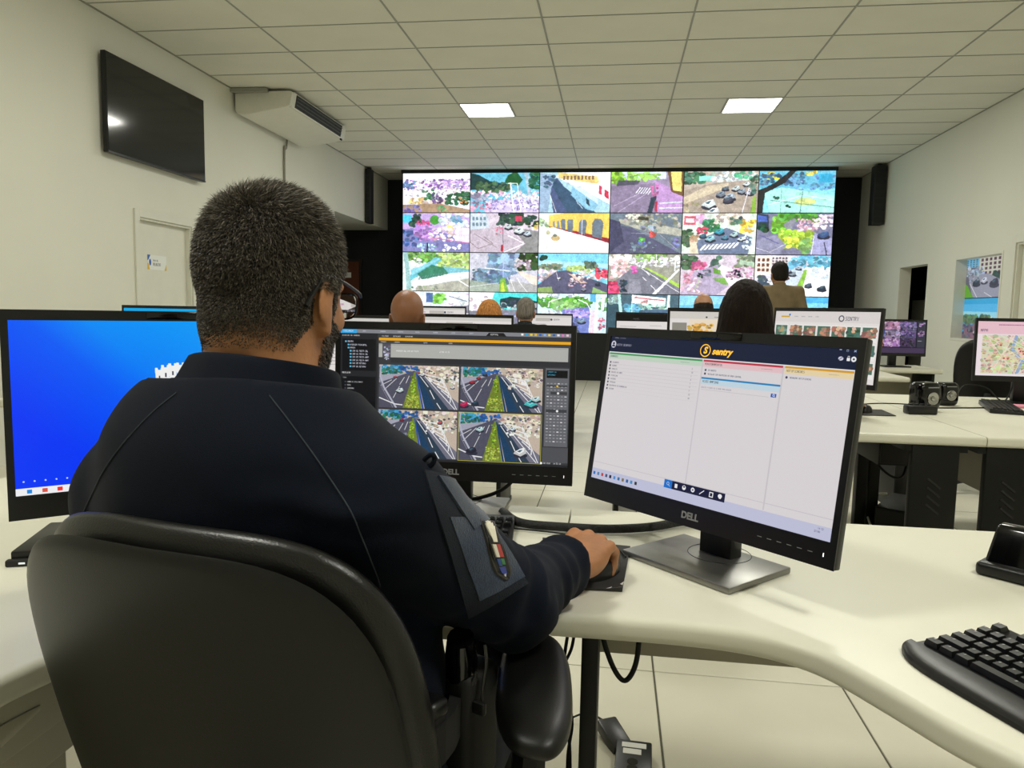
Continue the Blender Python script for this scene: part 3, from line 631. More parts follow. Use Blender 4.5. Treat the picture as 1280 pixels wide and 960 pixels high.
deskL = workstation('pale desk in front of the seated officer, carrying the blue-screen monitor', -1.57, -.087, 1.70, 'L', CURVE_L, DG)
workstation('second-row desk on the right under the long-haired woman\'s monitor', -.02, 1.458, 4.70, 'R', CURVE_R, DG, False, .087)
workstation('second-row desk at far right under the map monitor', 1.462, 2.94, 4.70, 'L', CURVE_L, DG)
workstation('second-row desk left of the aisle, in front of the bald man', -2.05, -.57, 4.70, 'L', CURVE_L, DG)
workstation('second-row desk at far left under the cyan-screen monitor', -3.53, -2.054, 4.70, 'R', CURVE_R, DG)
workstation('third-row desk right of the aisle, near the standing man', -.02, 1.458, 7.70, 'R', CURVE_R, DG, False, .087)
workstation('third-row desk on the right under the small camera-grid monitor', 1.462, 2.94, 7.70, 'L', CURVE_L, DG)
workstation('third-row desk left of the aisle, in front of the blonde and grey-haired people', -2.05, -.57, 7.70, 'L', CURVE_L, DG)
# pale perforated post beside the officer's desk leg
o = MB().box(-.112, -.100, 1.115, 1.15, .0, .699)
o = o.build('cable_riser', M_white, deskL)
hl = MB()
for k in range(12): hl.box(-.1085, -.1035, 1.1135, 1.1150, .06 + k * .05, .075 + k * .05)
hl.build('slots', M_grid, o)
# drawer pedestal under the left wing
M_ped = mat('pedestal_laminate', 'd6d2bd', .5, var=.03)
t = thing('drawer_pedestal', 'cream drawer pedestal under the left end of the officer\'s desk', 'cabinet', (.008, .0, 0))
MB().box(-1.20, -.80, .36, .925, .05, .545).build('cabinet_body', M_ped, t, bevel=.004)
MB().box(-1.20, -.775, .34, .935, .55, .695).build('cabinet_head', M_ped, t, bevel=.006)
for k, (z0, z1, y1, xo) in enumerate(((.615, .694, .932, -.758), (.40, .608, .925, -.782), (.20, .395, .925, -.782), (.06, .195, .925, -.782))):
    d = MB().box(xo - .02, xo, .36, y1, z0, z1).build('drawer_front', M_ped, t, bevel=.004)
    if k == 0:
        # raised leaf-shaped finger pull
        def leaf(u, v):
            a = .55 + .30 * u; hh = .020 * math.sin(PI * min(u * .9 + .05, 1)) + .001
            return Vector((xo + .001 + .009 * math.sin(PI * v) * math.sin(PI * min(u * .95 + .03, 1)), a, .655 + (v - .5) * 2 * hh - .010 + .012 * u))
        MB().grid(leaf, 16, 7).build('handle', M_ped, d, smooth=True)
        MB().tube([(xo + .001, .55 + .30 * u, .655 - .010 + .012 * u + .020 * math.sin(PI * min(u * .9 + .05, 1))) for u in [k / 14 for k in range(15)]], .0012, 6).build('handle_rim', M_grid, d)
for x in (-1.15, -.85):
    for y in (.42, .87): MB().lathe([(.005, 0), (.022, .0), (.022, .05), (.005, .05)], (x, y, 0), 12).build('caster', M_black, t)

# ================================================================== MONITORS
def monitor(label, c, yaw, tilt, m, w=.527, h=.296, zd=.74, silver=True, group='desk monitors', logo=False, cam_bump=False, bottom=.041):
    x, y, z = c
    t = thing('monitor', label, 'monitor', (x, y, zd), yaw, group)
    P = Matrix.Translation((0, 0, z - zd)) @ Matrix.Rotation(-tilt, 4, 'X')
    ow, ot, ob = w / 2 + .0115, h / 2 + .018, -h / 2 - bottom
    hb = MB().box(-ow, ow, -.0015, .016, ob, ot, P).build('housing', M_black, t, bevel=.003)
    MB().box(-ow * .72, ow * .72, .016, .045, ob + .05, ot - .04, P).build('back_cover', M_black, t, bevel=.012)
    bz = MB(); f = -.0045
    bz.box(-ow, ow, f, -.0015, h / 2, ot, P).box(-ow, ow, f, -.0015, ob, -h / 2, P).box(-ow, -w / 2, f, -.0015, -h / 2, h / 2, P).box(w / 2, ow, f, -.0015, -h / 2, h / 2, P)
    bz.build('bezel', M_black, t)
    screen_quad('screen', w, h, m, t, M=P, y=-.0022)
    yb = .045; zb = (z - zd)
    nk = MB().box(-.036, .036, yb, yb + .035, .008, zb + .02)
    nk.build('stand_neck', M_black, t, bevel=.004)
    MB().box(-.122, .122, -.075, .105, 0, .012).build('stand_base', M_silver if silver else M_black, t, bevel=.003)
    if silver: MB().tube([(.058 * math.cos(a_ * PI / 18), yb + .015 + .058 * math.sin(a_ * PI / 18), .0122) for a_ in range(37)], .0007, 5, cap=False).build('swivel_ring', M_black, t)
    if logo:
        text_mesh('brand_lettering', 'DELL', .017, M_grayprint, t, P @ Matrix.Translation((0, f - .0004, -h / 2 - .022)) @ Matrix.Rotation(PI / 2, 4, 'X'), bold=.0006, label='silver lettering DELL')
        for k in range(6): MB().box(.14 + k * .018, .148 + k * .018, f - .0006, f, -h / 2 - .0215, -h / 2 - .0205, P).build('button_mark', M_grayprint, t)
        MB().box(.2555, .2567, f - .0006, f, -h / 2 - .024, -h / 2 - .018, P).build('power_light', mat('led', 'ffffff', .5, emit='ffffff', estr=1.2), t)
    if cam_bump:
        cb = MB().box(-.055, .055, f - .002, f, ot - .0145, ot - .0015, P).build('camera_housing', M_gloss, t, bevel=.001)
        MB().lathe([(.0005, -.001), (.0045, -.001), (.0045, .001), (.0005, .001)], (0, 0, 0), 16, P @ Matrix.Translation((0, f - .0025, ot - .008)) @ Matrix.Rotation(PI / 2, 4, 'X')).build('camera_lens', mat('lens_dark', '15171c', .08), cb)
    return t

# --- right: web page
im = Img(1536, 864, 'eae4e6', 1000, 562)
im.rect('16203c', 0, 0, 1000, 60)
im.dash('9aa', 20, 4, 14, 2); im.text('889', 20, 3, 5, 'CENTRAL INTEGRADA')
im.ell('dde', 18, 31, 13, 14); im.ell('223', 18, 27, 5, 5); im.poly('223', [(9, 40), (12, 33), (24, 33), (27, 40)])
im.text('bbc', 36, 28, 7.5, 'GESTOR SEGURANCA', .8)
for (x, k) in ((946, 0), (967, 1), (990, 2)):
    if k == 0: im.line('cdf', 1.5, [(x - 4, 3), (x + 4, 3)]); im.ell('dde', x + 4, 29, 8, 6); im.line('16203c', 1.6, [(x - 2, 33), (x + 9, 25)])
    if k == 1: im.frame('cdf', x - 3, 2, x + 4, 8, 1); im.rect('fff', x + 1, 26, x + 11, 35); im.frame('fff', x + 3, 20, x + 9, 28, 1.5)
    if k == 2: im.line('cdf', 1.5, [(x - 3, 2), (x + 4, 8)]); im.line('cdf', 1.5, [(x + 4, 2), (x - 3, 8)]); im.ell('fff', x - 1, 29, 8, 8); im.ell('334', x - 1, 29, 3, 3)
im.rect('f4f4f4', 0, 60, 1000, 64)
im.rect('4aa564', 4, 64, 455, 70); im.rect('cfe3cf', 4, 70, 455, 88); im.text('345', 10, 74, 7.5, 'CHAMADOS'); im.dash('8a9', 360, 78, 30, 1.5)
for x in (457.5, 769): im.rect('d8d2d6', x - 2, 64, x + 3, 520)
rows = ['ACIDENTES', 'ALARMES', 'CONSULTA', 'EQUIPES EM CAMPO', 'FISCALIZAR', 'VIATURAS', 'PATRULHA', 'RELATORIOS DE OCORRENCIAS', 'SISTEMA']
for k, s in enumerate(rows):
    y = 99 + k * 13
    im.rect('223', 12, y - 1, 18, y + 6); im.text('445', 26, y, 5.2, s, .9); im.text('556', 415, y - 2, 5.2, str([2, 18, 1, 4, 1, 3, 7, 12, 10][k])); im.rect('d9d4d6', 10, y + 9, 445, y + 10)
im.rect('c8394e', 461, 64, 767, 70); im.rect('f3cdd2', 461, 70, 767, 88); im.text('433', 468, 74, 7.5, 'MONITORAMENTOS'); im.dash('a88', 690, 78, 30, 1.5)
im.text('446', 485, 96, 5.5, 'EM ABERTO'); im.ell('557', 474, 99, 4, 4)
im.text('456', 485, 109, 5.2, 'VEICULOS COM RESTRICAO NA AREA CENTRAL', .86); im.rect('446', 470, 108, 477, 115)
im.rect('2c8bc9', 461, 124, 767, 130); im.rect('cfe6f2', 461, 130, 767, 148); im.text('345', 468, 134, 7.5, 'ACOES RAPIDAS')
im.text('99a', 466, 156, 5, 'DIGITE A PLACA OU O NOME PARA BUSCAR', .86); im.rect('ccc', 466, 166, 732, 167)
im.rect('2f62c4', 738, 154, 758, 166); im.ell('fff', 748, 159, 4, 4); im.ell('2f62c4', 748, 159, 2.4, 2.4); im.line('fff', 1.4, [(750, 161), (754, 164)])
im.rect('e5a733', 774, 64, 996, 70); im.rect('f8e2b4', 774, 70, 996, 88); im.text('443', 781, 74, 7.5, 'NOTIFICACOES'); im.dash('aa8', 920, 78, 26, 1.5)
im.text('456', 795, 96, 5.5, 'NENHUMA NOTIFICACAO'); im.ell('446', 784, 99, 4, 4)
im.rect('d4ced4', 0, 496, 1000, 498)
im.rect('ced0ea', 0, 522, 1000, 562)
for k, c in enumerate(('37c', '58b', 'c44', '557', '223', '59d', '47a', '875', '36a', '49c', '333')):
    im.rect(c, 8 + k * 22, 536, 19 + k * 22, 548)
im.rect('1c1f3c', 398, 499, 625, 528); im.rect('1f78d8', 366, 499, 402, 528)
im.ell('cdf', 383, 512, 6, 6); im.ell('1f78d8', 383, 512, 4, 4); im.line('cdf', 2, [(386, 516), (392, 521)])
im.rect('fff', 414, 507, 426, 521); im.ell('fff', 455, 513, 8, 8); im.ell('1c1f3c', 455, 510, 4, 3); im.ell('fff', 493, 513, 8, 8); im.ell('889', 493, 513, 4, 4)
im.line('fff', 3, [(522, 521), (540, 506)]); im.frame('fff', 562, 505, 578, 522, 3); im.ell('fff', 605, 511, 8, 7); im.rect('fff', 602, 514, 610, 520)
im.text('557', 955, 528, 5.5, '14:32'); im.text('557', 945, 538, 5.5, '27/08')
im.grain(.006)
web = screen_mat('web_page_picture', im, .80, .3)
mR = monitor('tilted monitor on the right showing a white web page with a navy header', (.1673, 1.3525, 1.0043), -.7833, .1577, web, logo=True, cam_bump=True)
PR = Matrix.Translation((0, 0, 1.0043 - .74)) @ Matrix.Rotation(-.1577, 4, 'X')
M_logo = mat('logo_amber', 'f2b632', .5, emit='f2b632', estr=.8)
txM = lambda u, v: PR @ Matrix.Translation(((u - .5) * .527, -.0027, (.5 - v) * .296)) @ Matrix.Rotation(PI / 2, 4, 'X')
text_mesh('header_lettering', 'sentry', .0165, M_logo, mR, txM(.531, .060), ext=.0001, shear=.25, bold=.0006, label='amber lettering sentry')
rg = MB(); nn = 28
rg.v = [(math.cos(2 * PI * i / nn) * r, math.sin(2 * PI * i / nn) * r, 0) for r in (.0100, .0118) for i in range(nn)]
rg.f = [(i, (i + 1) % nn, nn + (i + 1) % nn, nn + i) for i in range(nn)]
rg.v = [tuple(txM(.462, .057) @ Vector(p)) for p in rg.v]
rg.build('header_ring', M_logo, mR)
text_mesh('header_initial', 'S', .0165, M_logo, mR, txM(.462, .057), ext=.0001, shear=.2, bold=.0007)

# --- centre: camera software
im = Img(1440, 810, '3c3d40', 1000, 562)
im.rect('8a8b92', 0, 0, 1000, 16); im.rect('3ab0f0', 0, 0, 72, 17); im.text('fff', 12, 4, 7, 'VIGILANCIA', .8)
for k in range(8): im.text('dde', 100 + k * 78, 5, 5, ['MAPA', 'CAMERAS', 'EVENTOS', 'BUSCA', 'ALARME', 'LISTA', 'GRUPO', 'VISTA'][k])
im.poly('222', [(640, 17), (652, 3), (716, 3), (728, 17)]); im.text('fff', 660, 6, 7, 'CENTRAL')
for k, c in enumerate(('fff', '2ad', 'fd2', 'fc0', '26c', '8bf', 'fd4', '16b', 'eef', 'f7c', 'fcd')): im.rect(c, 790 + k * 19, 3, 800 + k * 19, 11)
im.rect('2a2b2e', 0, 17, 168, 562); im.text('eee', 8, 24, 6, 'EXIBICAO DE CAMERAS')
im.rect('17181a', 8, 42, 160, 180)
for k in range(9):
    x = 20 + (12 if k > 0 else 0) + (10 if k > 2 else 0); im.rect('6bd', x, 50 + k * 13.5, x + 8, 57 + k * 13.5); im.text('eef', x + 12, 50 + k * 13.5, 7, ['CENTRO', 'AVENIDA PRINCIPAL', 'PRACA', 'CAM 01 PISTA SUL', 'CAM 02 PISTA SUL', 'CAM 03 PISTA NORTE', 'CAM 04 PISTA NORTE', 'CAM 05 RETORNO', 'CAM 06 RETORNO'][k][:17], .78)
im.text('fff', 8, 186, 7, 'PESQUISA'); im.rect('17181a', 6, 205, 160, 330); im.text('ddd', 12, 208, 6, 'TIPO')
for k, s in enumerate(('CARRO E UTILITARIO', 'MOTO', 'CAMINHAO', 'ONIBUS', 'PEDESTRE')): im.rect('556', 20, 226 + k * 14, 26, 226 + k * 14 + 6); im.text('eee', 32, 226 + k * 14, 6, s, .8)
im.text('ccc', 8, 300, 6, 'COR'); im.rect('101113', 4, 312, 160, 352)
for k, c in enumerate(('111', 'ccc', 'eef', 'e65', 'fb3', 'de4', '6b5', '35c', 'a6b')):
    x, y = 14 + (k % 5) * 20, 316 + (k // 5) * 18; im.rect(c, x, y, x + 15, y + 14); im.frame('888', x, y, x + 15, y + 14, 1)
im.rect('222', 6, 355, 162, 368); im.text('eee', 50, 358, 6, 'DESCARTAR COR'); im.text('ddd', 8, 380, 6, 'PERIODO'); im.rect('101113', 4, 395, 160, 470); im.text('eee', 20, 402, 7, '12:00'); im.text('eee', 80, 402, 7, '14:30')
im.text('eee', 178, 24, 6, '  FILTRAR     DETALHES     EXPORTAR'); 
im.rect('f6b01e', 172, 34, 1000, 46); im.rect('444548', 172, 46, 1000, 60)
for x, s in ((180, 'IMAGEM'), (240, 'CAMERA'), (370, 'DATA'), (480, 'HORA')): im.text('ddd', x, 49, 6, s)
im.rect('b9b9b4', 172, 60, 990, 118); im.rect('a9a9a5', 172, 62, 985, 66)
im.rect('55565a', 188, 60, 226, 118); im.blobs('99a', 192, 62, 222, 132, 40, 5, .5)
im.text('fff', 250, 86, 6, 'AVENIDA SUL CAM 04 PISTA'); im.text('fff', 440, 86, 6, '27/08 14:31'); im.rect('333438', 226, 118, 1000, 140)
def road(x0, y0, w, h, sh, cars, seed):
    s = Img(int(w * 1.44), int(h * 1.44), 'cba', 100, 57); s.rng = np.random.default_rng(seed)
    s.run('b dcb 40 0 100 20 130 2.6;b 666 56 4 100 22 40 1.6;b 49b 0 0 30 10 40 3;b 376 2 4 30 14 26 2.4;b 36a 26 2 50 10 30 2.4;p aab 0,14 40,10 42,6 44,10 44,57 0,57;p 556 0,24 42,8 46,8 54,57 0,57')
    s.run('p 778 46,8 50,8 100,48 100,57 60,57;p 345 48,12 56,16 88,57 62,57;p 246 48,14 50,14 72,57 58,57;b eed 60 14 100 26 30 2')
    for k in range(5): s.line('fff', 1.1, [(58 + k * 5, 12 + k * 5), (78 + k * 3, 16 + k * 6.5), (80 + k * 2.4, 22 + k * 6.5)])
    s.line('fff', .9, [(56, 12), (96, 57)]); s.line('fff', .9, [(78, 14), (98, 57)]); s.line('fff', .9, [(50, 12), (62, 28)]); s.line('fff', 1, [(64, 32), (70, 44)]); s.line('fff', 1, [(73, 49), (78, 57)])
    for (a, b, c_, d) in ((32, 16, 26, 26), (26, 28, 18, 44), (38, 14, 34, 24), (22, 18, 6, 34), (16, 20, 2, 28)): s.line('ddd', .8, [(a, b), (c_, d)])
    s.poly('783', [(44, 9), (46, 9), (54, 57), (30, 57), (34, 42)]); s.blobs('9a4', 34, 40, 51, 57, 130, 1.4, .35); s.blobs('8a3', 41, 14, 46, 40, 60, 1.2, .35)
    s.poly('35a' if sh else '246', [(46, 10), (47.5, 10), (57, 57), (54.5, 57)])
    s.line('bbc', 2.2, [(2, 0), (1, 14), (6, 30), (22, 57)]); s.line('889', .8, [(1, 2), (0, 16), (4, 32), (18, 57)]); s.line('eee', 1.4, [(0, 44), (20, 52), (30, 53)])
    s.run(cars); s.grain(.05)
    X, Y = int(x0 * 1.44), int(y0 * 1.44); im.a[Y:Y + s.h, X:X + s.w] = s.a[:im.h - Y, :im.w - X]
road(176, 150, 352, 186, 1, 'c eff 26 34 5 .3;c fff 54 12 3.6 .3;c d66 49 9 2 .2;c fff 92 28 3 .2;c c55 20 16 2.4 .2', 1)
road(535, 150, 352, 186, 0, 'c d36 4 50 6 .3;c 345 18 48 5 .2;c b34 14 20 4 .2;c c44 22 14 3 .2;c 6ee 86 46 8 .5;c dff 92 40 6 .3;c 445 30 10 3 .2', 2)
road(173, 345, 350, 205, 1, 'c a34 30 12 3 .2;c d66 78 14 3 .2;c 99a 34 30 4 .2;c 445 52 11 2 .2', 3)
road(530, 345, 352, 205, 0, 'c dff 26 20 5 .2;c eff 52 12 3 .2;c eff 66 18 4 .2;c 334 16 46 7 .2;c fff 76 46 8 .5', 4)
im.frame('c9c23a', 528, 343, 886, 553, 2)
im.rect('6a6b70', 897, 146, 996, 476); im.rect('101214', 902, 154, 990, 186); im.text('5bd', 906, 158, 6, 'CAMERA 04'); im.text('5bd', 906, 170, 6, 'GRAVANDO')
for r in range(20):
    for k in range(6):
        if 1 <= r: im.rect('9a9ba0' if (r * 7 + k) % 5 else 'e8e8ec', 904 + k * 15, 194 + r * 13.6, 913 + k * 15, 198 + r * 13.6)
im.rect('222', 902, 218, 990, 222); im.ell('fc3', 948, 220, 4, 4); im.rect('444549', 920, 244, 990, 256); im.ell('eee', 952, 250, 5, 5); im.rect('444549', 902, 318, 990, 332); im.ell('fff', 950, 325, 5, 5)
im.rect('55565a', 892, 480, 1000, 545); im.rect('2b2c2f', 0, 553, 1000, 562); im.ell('fff', 888, 548, 5, 5); im.text('fff', 898, 545, 6, 'AO VIVO   14:32:10')
im.grain(.012)
vms = screen_mat('camera_software_picture', im, .86, .3)
monitor('monitor in front of the officer showing four views of a highway', (-.3565, 1.6217, 1.0034), .0022, .0395, vms, logo=True, cam_bump=True)

# --- left: blue desktop
im = Img(960, 540, '0a50f0', 100, 56.2)
Y, X = np.mgrid[0:540, 0:960]; u = X / 960; v = Y / 540
c0 = np.array([.02, .22, .98]); c1 = np.array([.02, .55, .99]); c2 = np.array([.04, .66, .98])
k = np.clip(u * 1.1 + (1 - v) * .75 - .35, 0, 1)[..., None]; im.a = (c0 * (1 - k) + c1 * k).astype(np.float32)
k = np.clip((u - .30 - (v * .55)) * 6 + 1.5, 0, 1)[..., None] * np.clip(1 - v * 1.3, 0, 1)[..., None]; im.a = im.a * (1 - k * .55) + c2 * k * .55
for q in range(7):   # mural crown of the crest
    a = (q - 3) * .27; x, y = 50 + 9.5 * math.sin(a), 22 - 5.2 * math.cos(a)
    im.poly('f4f4f2', [(x - 1.4, y - 2.2), (x - .5, y - 2.2), (x - .4, y - 1.4), (x + .4, y - 1.4), (x + .5, y - 2.2), (x + 1.4, y - 2.2), (x + 1.1, y + 3.4), (x - 1.1, y + 3.4)]); im.rect('445', x - .25, y + .6, x + .25, y + 2)
im.poly('f4f4f2', [(41, 20.5), (50, 19), (59, 20.5), (58, 25), (50, 23.5), (42, 25)]); im.line('445', .3, [(42.5, 24), (50, 22.4), (57.5, 24)]); im.line('c33', .35, [(43.5, 21.6), (50, 20.2), (56.5, 21.6)])
im.poly('f4f4f2', [(42, 26), (58, 26), (57, 38), (50, 43), (43, 38)]); im.poly('c33', [(50, 27), (57, 27), (56, 33), (50, 33)]); im.poly('2a6', [(44, 34), (50, 34), (50, 41), (45, 38)]); im.poly('fc3', [(50, 34), (56, 34), (55.4, 38), (50, 41)])
im.rect('f3f3f6', 0, 53.9, 100, 56.2)
for q, c in enumerate(('28d', 'd54', 'e33', '333', '222', '2a6', '555', 'fb3')): im.rect(c, 3 + q * 4.2, 54.4, 4.4 + q * 4.2, 55.7)
for q in range(5): im.ell('cde', 2.2 + q * 3.0, 51.8, .28, .28)
desk = screen_mat('blue_desktop_picture', im, .95, .3)
mL = monitor('monitor at left showing a bright blue desktop with a white crown emblem', (-.798, 1.275, 1.021), .722, .07, desk, logo=False, cam_bump=True, silver=False)

# --- the other monitors
def page(kind, seed=1):
    im = Img(480, 270, 'efe9e6', 100, 56.2); im.rng = np.random.default_rng(seed)
    if kind == 'faces':
        im.rect('e6dfdc', 0, 0, 100, 9); im.rect('d9b13a', 6, 4, 15, 5.2); im.ell('37c', 15, 3, .9, .9)
        for k in range(4): im.dash('bbb', 20 + k * 7, 4, 3, .8)
        im.ell('556', 66, 5.5, 2.6, 2.6); im.ell('efe9e6', 66, 5.5, 1.7, 1.7); im.text('556', 69.5, 4, 3, 'SENTRY')
        for r in range(3):
            for k in range(7):
                x = 3 + k * 13.8; y = 12 + r * 14
                if k == 0: x = 1.5
                im.rect('f8f5f2', x - .6, y - 1, x + 12.6, y + 12); im.rect('576', x, y, x + 12, y + 8.5); im.blobs(['a76', '465', '798'][int(im.rng.integers(3))], x + 1, y + 1, x + 11, y + 8, 16, 2); im.blobs('ca8', x + 4, y + 1, x + 8, y + 6, 4, 1.6)
    if kind == 'map':
        im.rect('f3c9d4', 0, 0, 100, 13); im.text('546', 3, 8, 2.6, 'MAPA'); im.dash('b79', 20, 3, 20, 1); im.rect('f8e9ee', 0, 13, 100, 56)
        im.rect('dfe2c8', 5, 14, 100, 54); im.blobs('e2b7ac', 6, 15, 60, 53, 260, 1.8); im.blobs('b9cf9a', 5, 15, 90, 53, 120, 2.4); im.line('9bb4d8', 3, [(38, 14), (34, 28), (44, 40), (40, 54)]); im.line('9bb4d8', 4, [(44, 40), (100, 20)])
        for k in range(14): im.line('f6f2e0', .5, [(im.rng.uniform(5, 100), 14), (im.rng.uniform(5, 100), 54)]); im.line('f0d9a0', .5, [(5, im.rng.uniform(14, 54)), (100, im.rng.uniform(14, 54))])
        for k in range(14): im.ell('c55', 20 + im.rng.uniform(0, 60), im.rng.uniform(18, 50), 1, 1)
        im.rect('f7eef2', 0, 54, 100, 56.2)
    if kind == 'grid':
        im.rect('223', 0, 0, 100, 57)
        for r in range(3):
            for k in range(3):
                x, y = 1 + k * 28, 1 + r * 15; c = ['b8a', 'c9b', '87a', '35d', 'a9b', '769', 'b76', 'c9d', '546'][r * 3 + k]
                im.rect(c, x, y, x + 27, y + 14); im.blobs(c, x, y, x + 26, y + 13, 40, 2.6, .5)
        im.rect('445', 86, 0, 100, 46); im.blobs('b9c', 88, 2, 98, 26, 20, 2); im.dash('ccd', 87, 34, 5, 1); im.rect('546', 0, 47, 100, 57)
    if kind == 'pale':
        im.rect('d9d6d0', 0, 0, 100, 3.4); im.ell('37c', 9, 6.5, 1.2, 1.2); im.rect('c9c4bc', 32, 5, 60, 11); im.ell('556', 62, 8, 2, 2); im.text('556', 66, 6.4, 3, 'SENTRY'); im.dash('c9b', 18, 7, 5, 2)
        for k in range(10): im.dash('aaa', 6, 16 + k * 3.6, int(im.rng.integers(8, 40)), .8)
    if kind == 'photo':
        im.rect('ddd8d0', 0, 0, 100, 8); im.rect('98948a', 3, 12, 18, 50); im.rect('f6e7cf', 20, 8, 100, 30); im.blobs('e8b45a', 20, 12, 44, 28, 40, 2.4); im.blobs('d8a080', 50, 18, 96, 30, 30, 2.4); im.ell('333', 38, 6, .9, .9); im.dash('999', 46, 5.5, 22, 1); im.rect('8a8578', 20, 32, 100, 56)
        im.frame('333', 0, 0, 100, 56, .4)
    if kind == 'black_top':
        im.rect('0a0a0a', 0, 0, 100, 13); im.dash('bbb', 60, 20, 16, 1); im.text('666', 30, 7, 3, 'PAINEL')
        for k in range(8): im.dash('aaa', 6, 22 + k * 3.6, int(im.rng.integers(6, 24)), .8)
    if kind == 'cyan':
        yy = np.mgrid[0:270, 0:480][0] / 270; im.a[:] = np.array([.03, .45, .95]); im.a[..., 1] += .25 * (1 - yy); im.rect('f0f2f6', 0, 54, 100, 57)
    im.grain(.01); return im
MK = {k: screen_mat(k + '_picture', page(k), s, .3) for k, s in (('faces', .85), ('map', .85), ('grid', .6), ('pale', .85), ('photo', .85), ('black_top', .85), ('cyan', .85))}
monitor('monitor on the second row showing a page of small face photographs', (1.018, 3.82, 1.056), -.917, .07, MK['faces'], .597, .336, silver=False, bottom=.024)
monitor('monitor at the far right edge of view showing a pink-topped city map', (2.235, 4.36, 1.042), .0, .03, MK['map'], silver=False, bottom=.03)
monitor('small distant monitor on the right showing a purple grid of camera views', (2.62, 7.35, 1.02), .10, .03, MK['grid'], silver=False, bottom=.03)
monitor('monitor directly in front of the bald man, showing a pale web page', (-.865, 4.20, .998), .03, .03, MK['pale'], .560, .315, silver=False)
monitor('monitor left of the bald man, mostly hidden behind the officer\'s screen', (-1.475, 4.18, .982), .12, .03, MK['pale'], .560, .315, silver=False)
monitor('distant monitor rising above the bald man\'s right-hand screen', (-1.72, 7.15, 1.065), .0, .03, MK['pale'], silver=False)
monitor('distant pale monitor beside the grey-haired man in the dark jacket', (-.685, 7.36, 1.012), .0, .03, MK['pale'], silver=False)
monitor('monitor on the second row with an orange and cream page, partly hidden by the woman', (.567, 4.20, 1.067), .0, .03, MK['photo'], .527, .296, silver=False)
monitor('distant monitor with a black band over its white page, just right of the aisle', (.285, 7.22, 1.04), -.1, .03, MK['black_top'], silver=False)
monitor('monitor at far left behind the officer\'s head with a plain cyan-blue screen', (-2.725, 4.20, 1.025), .05, .03, MK['cyan'], silver=False)

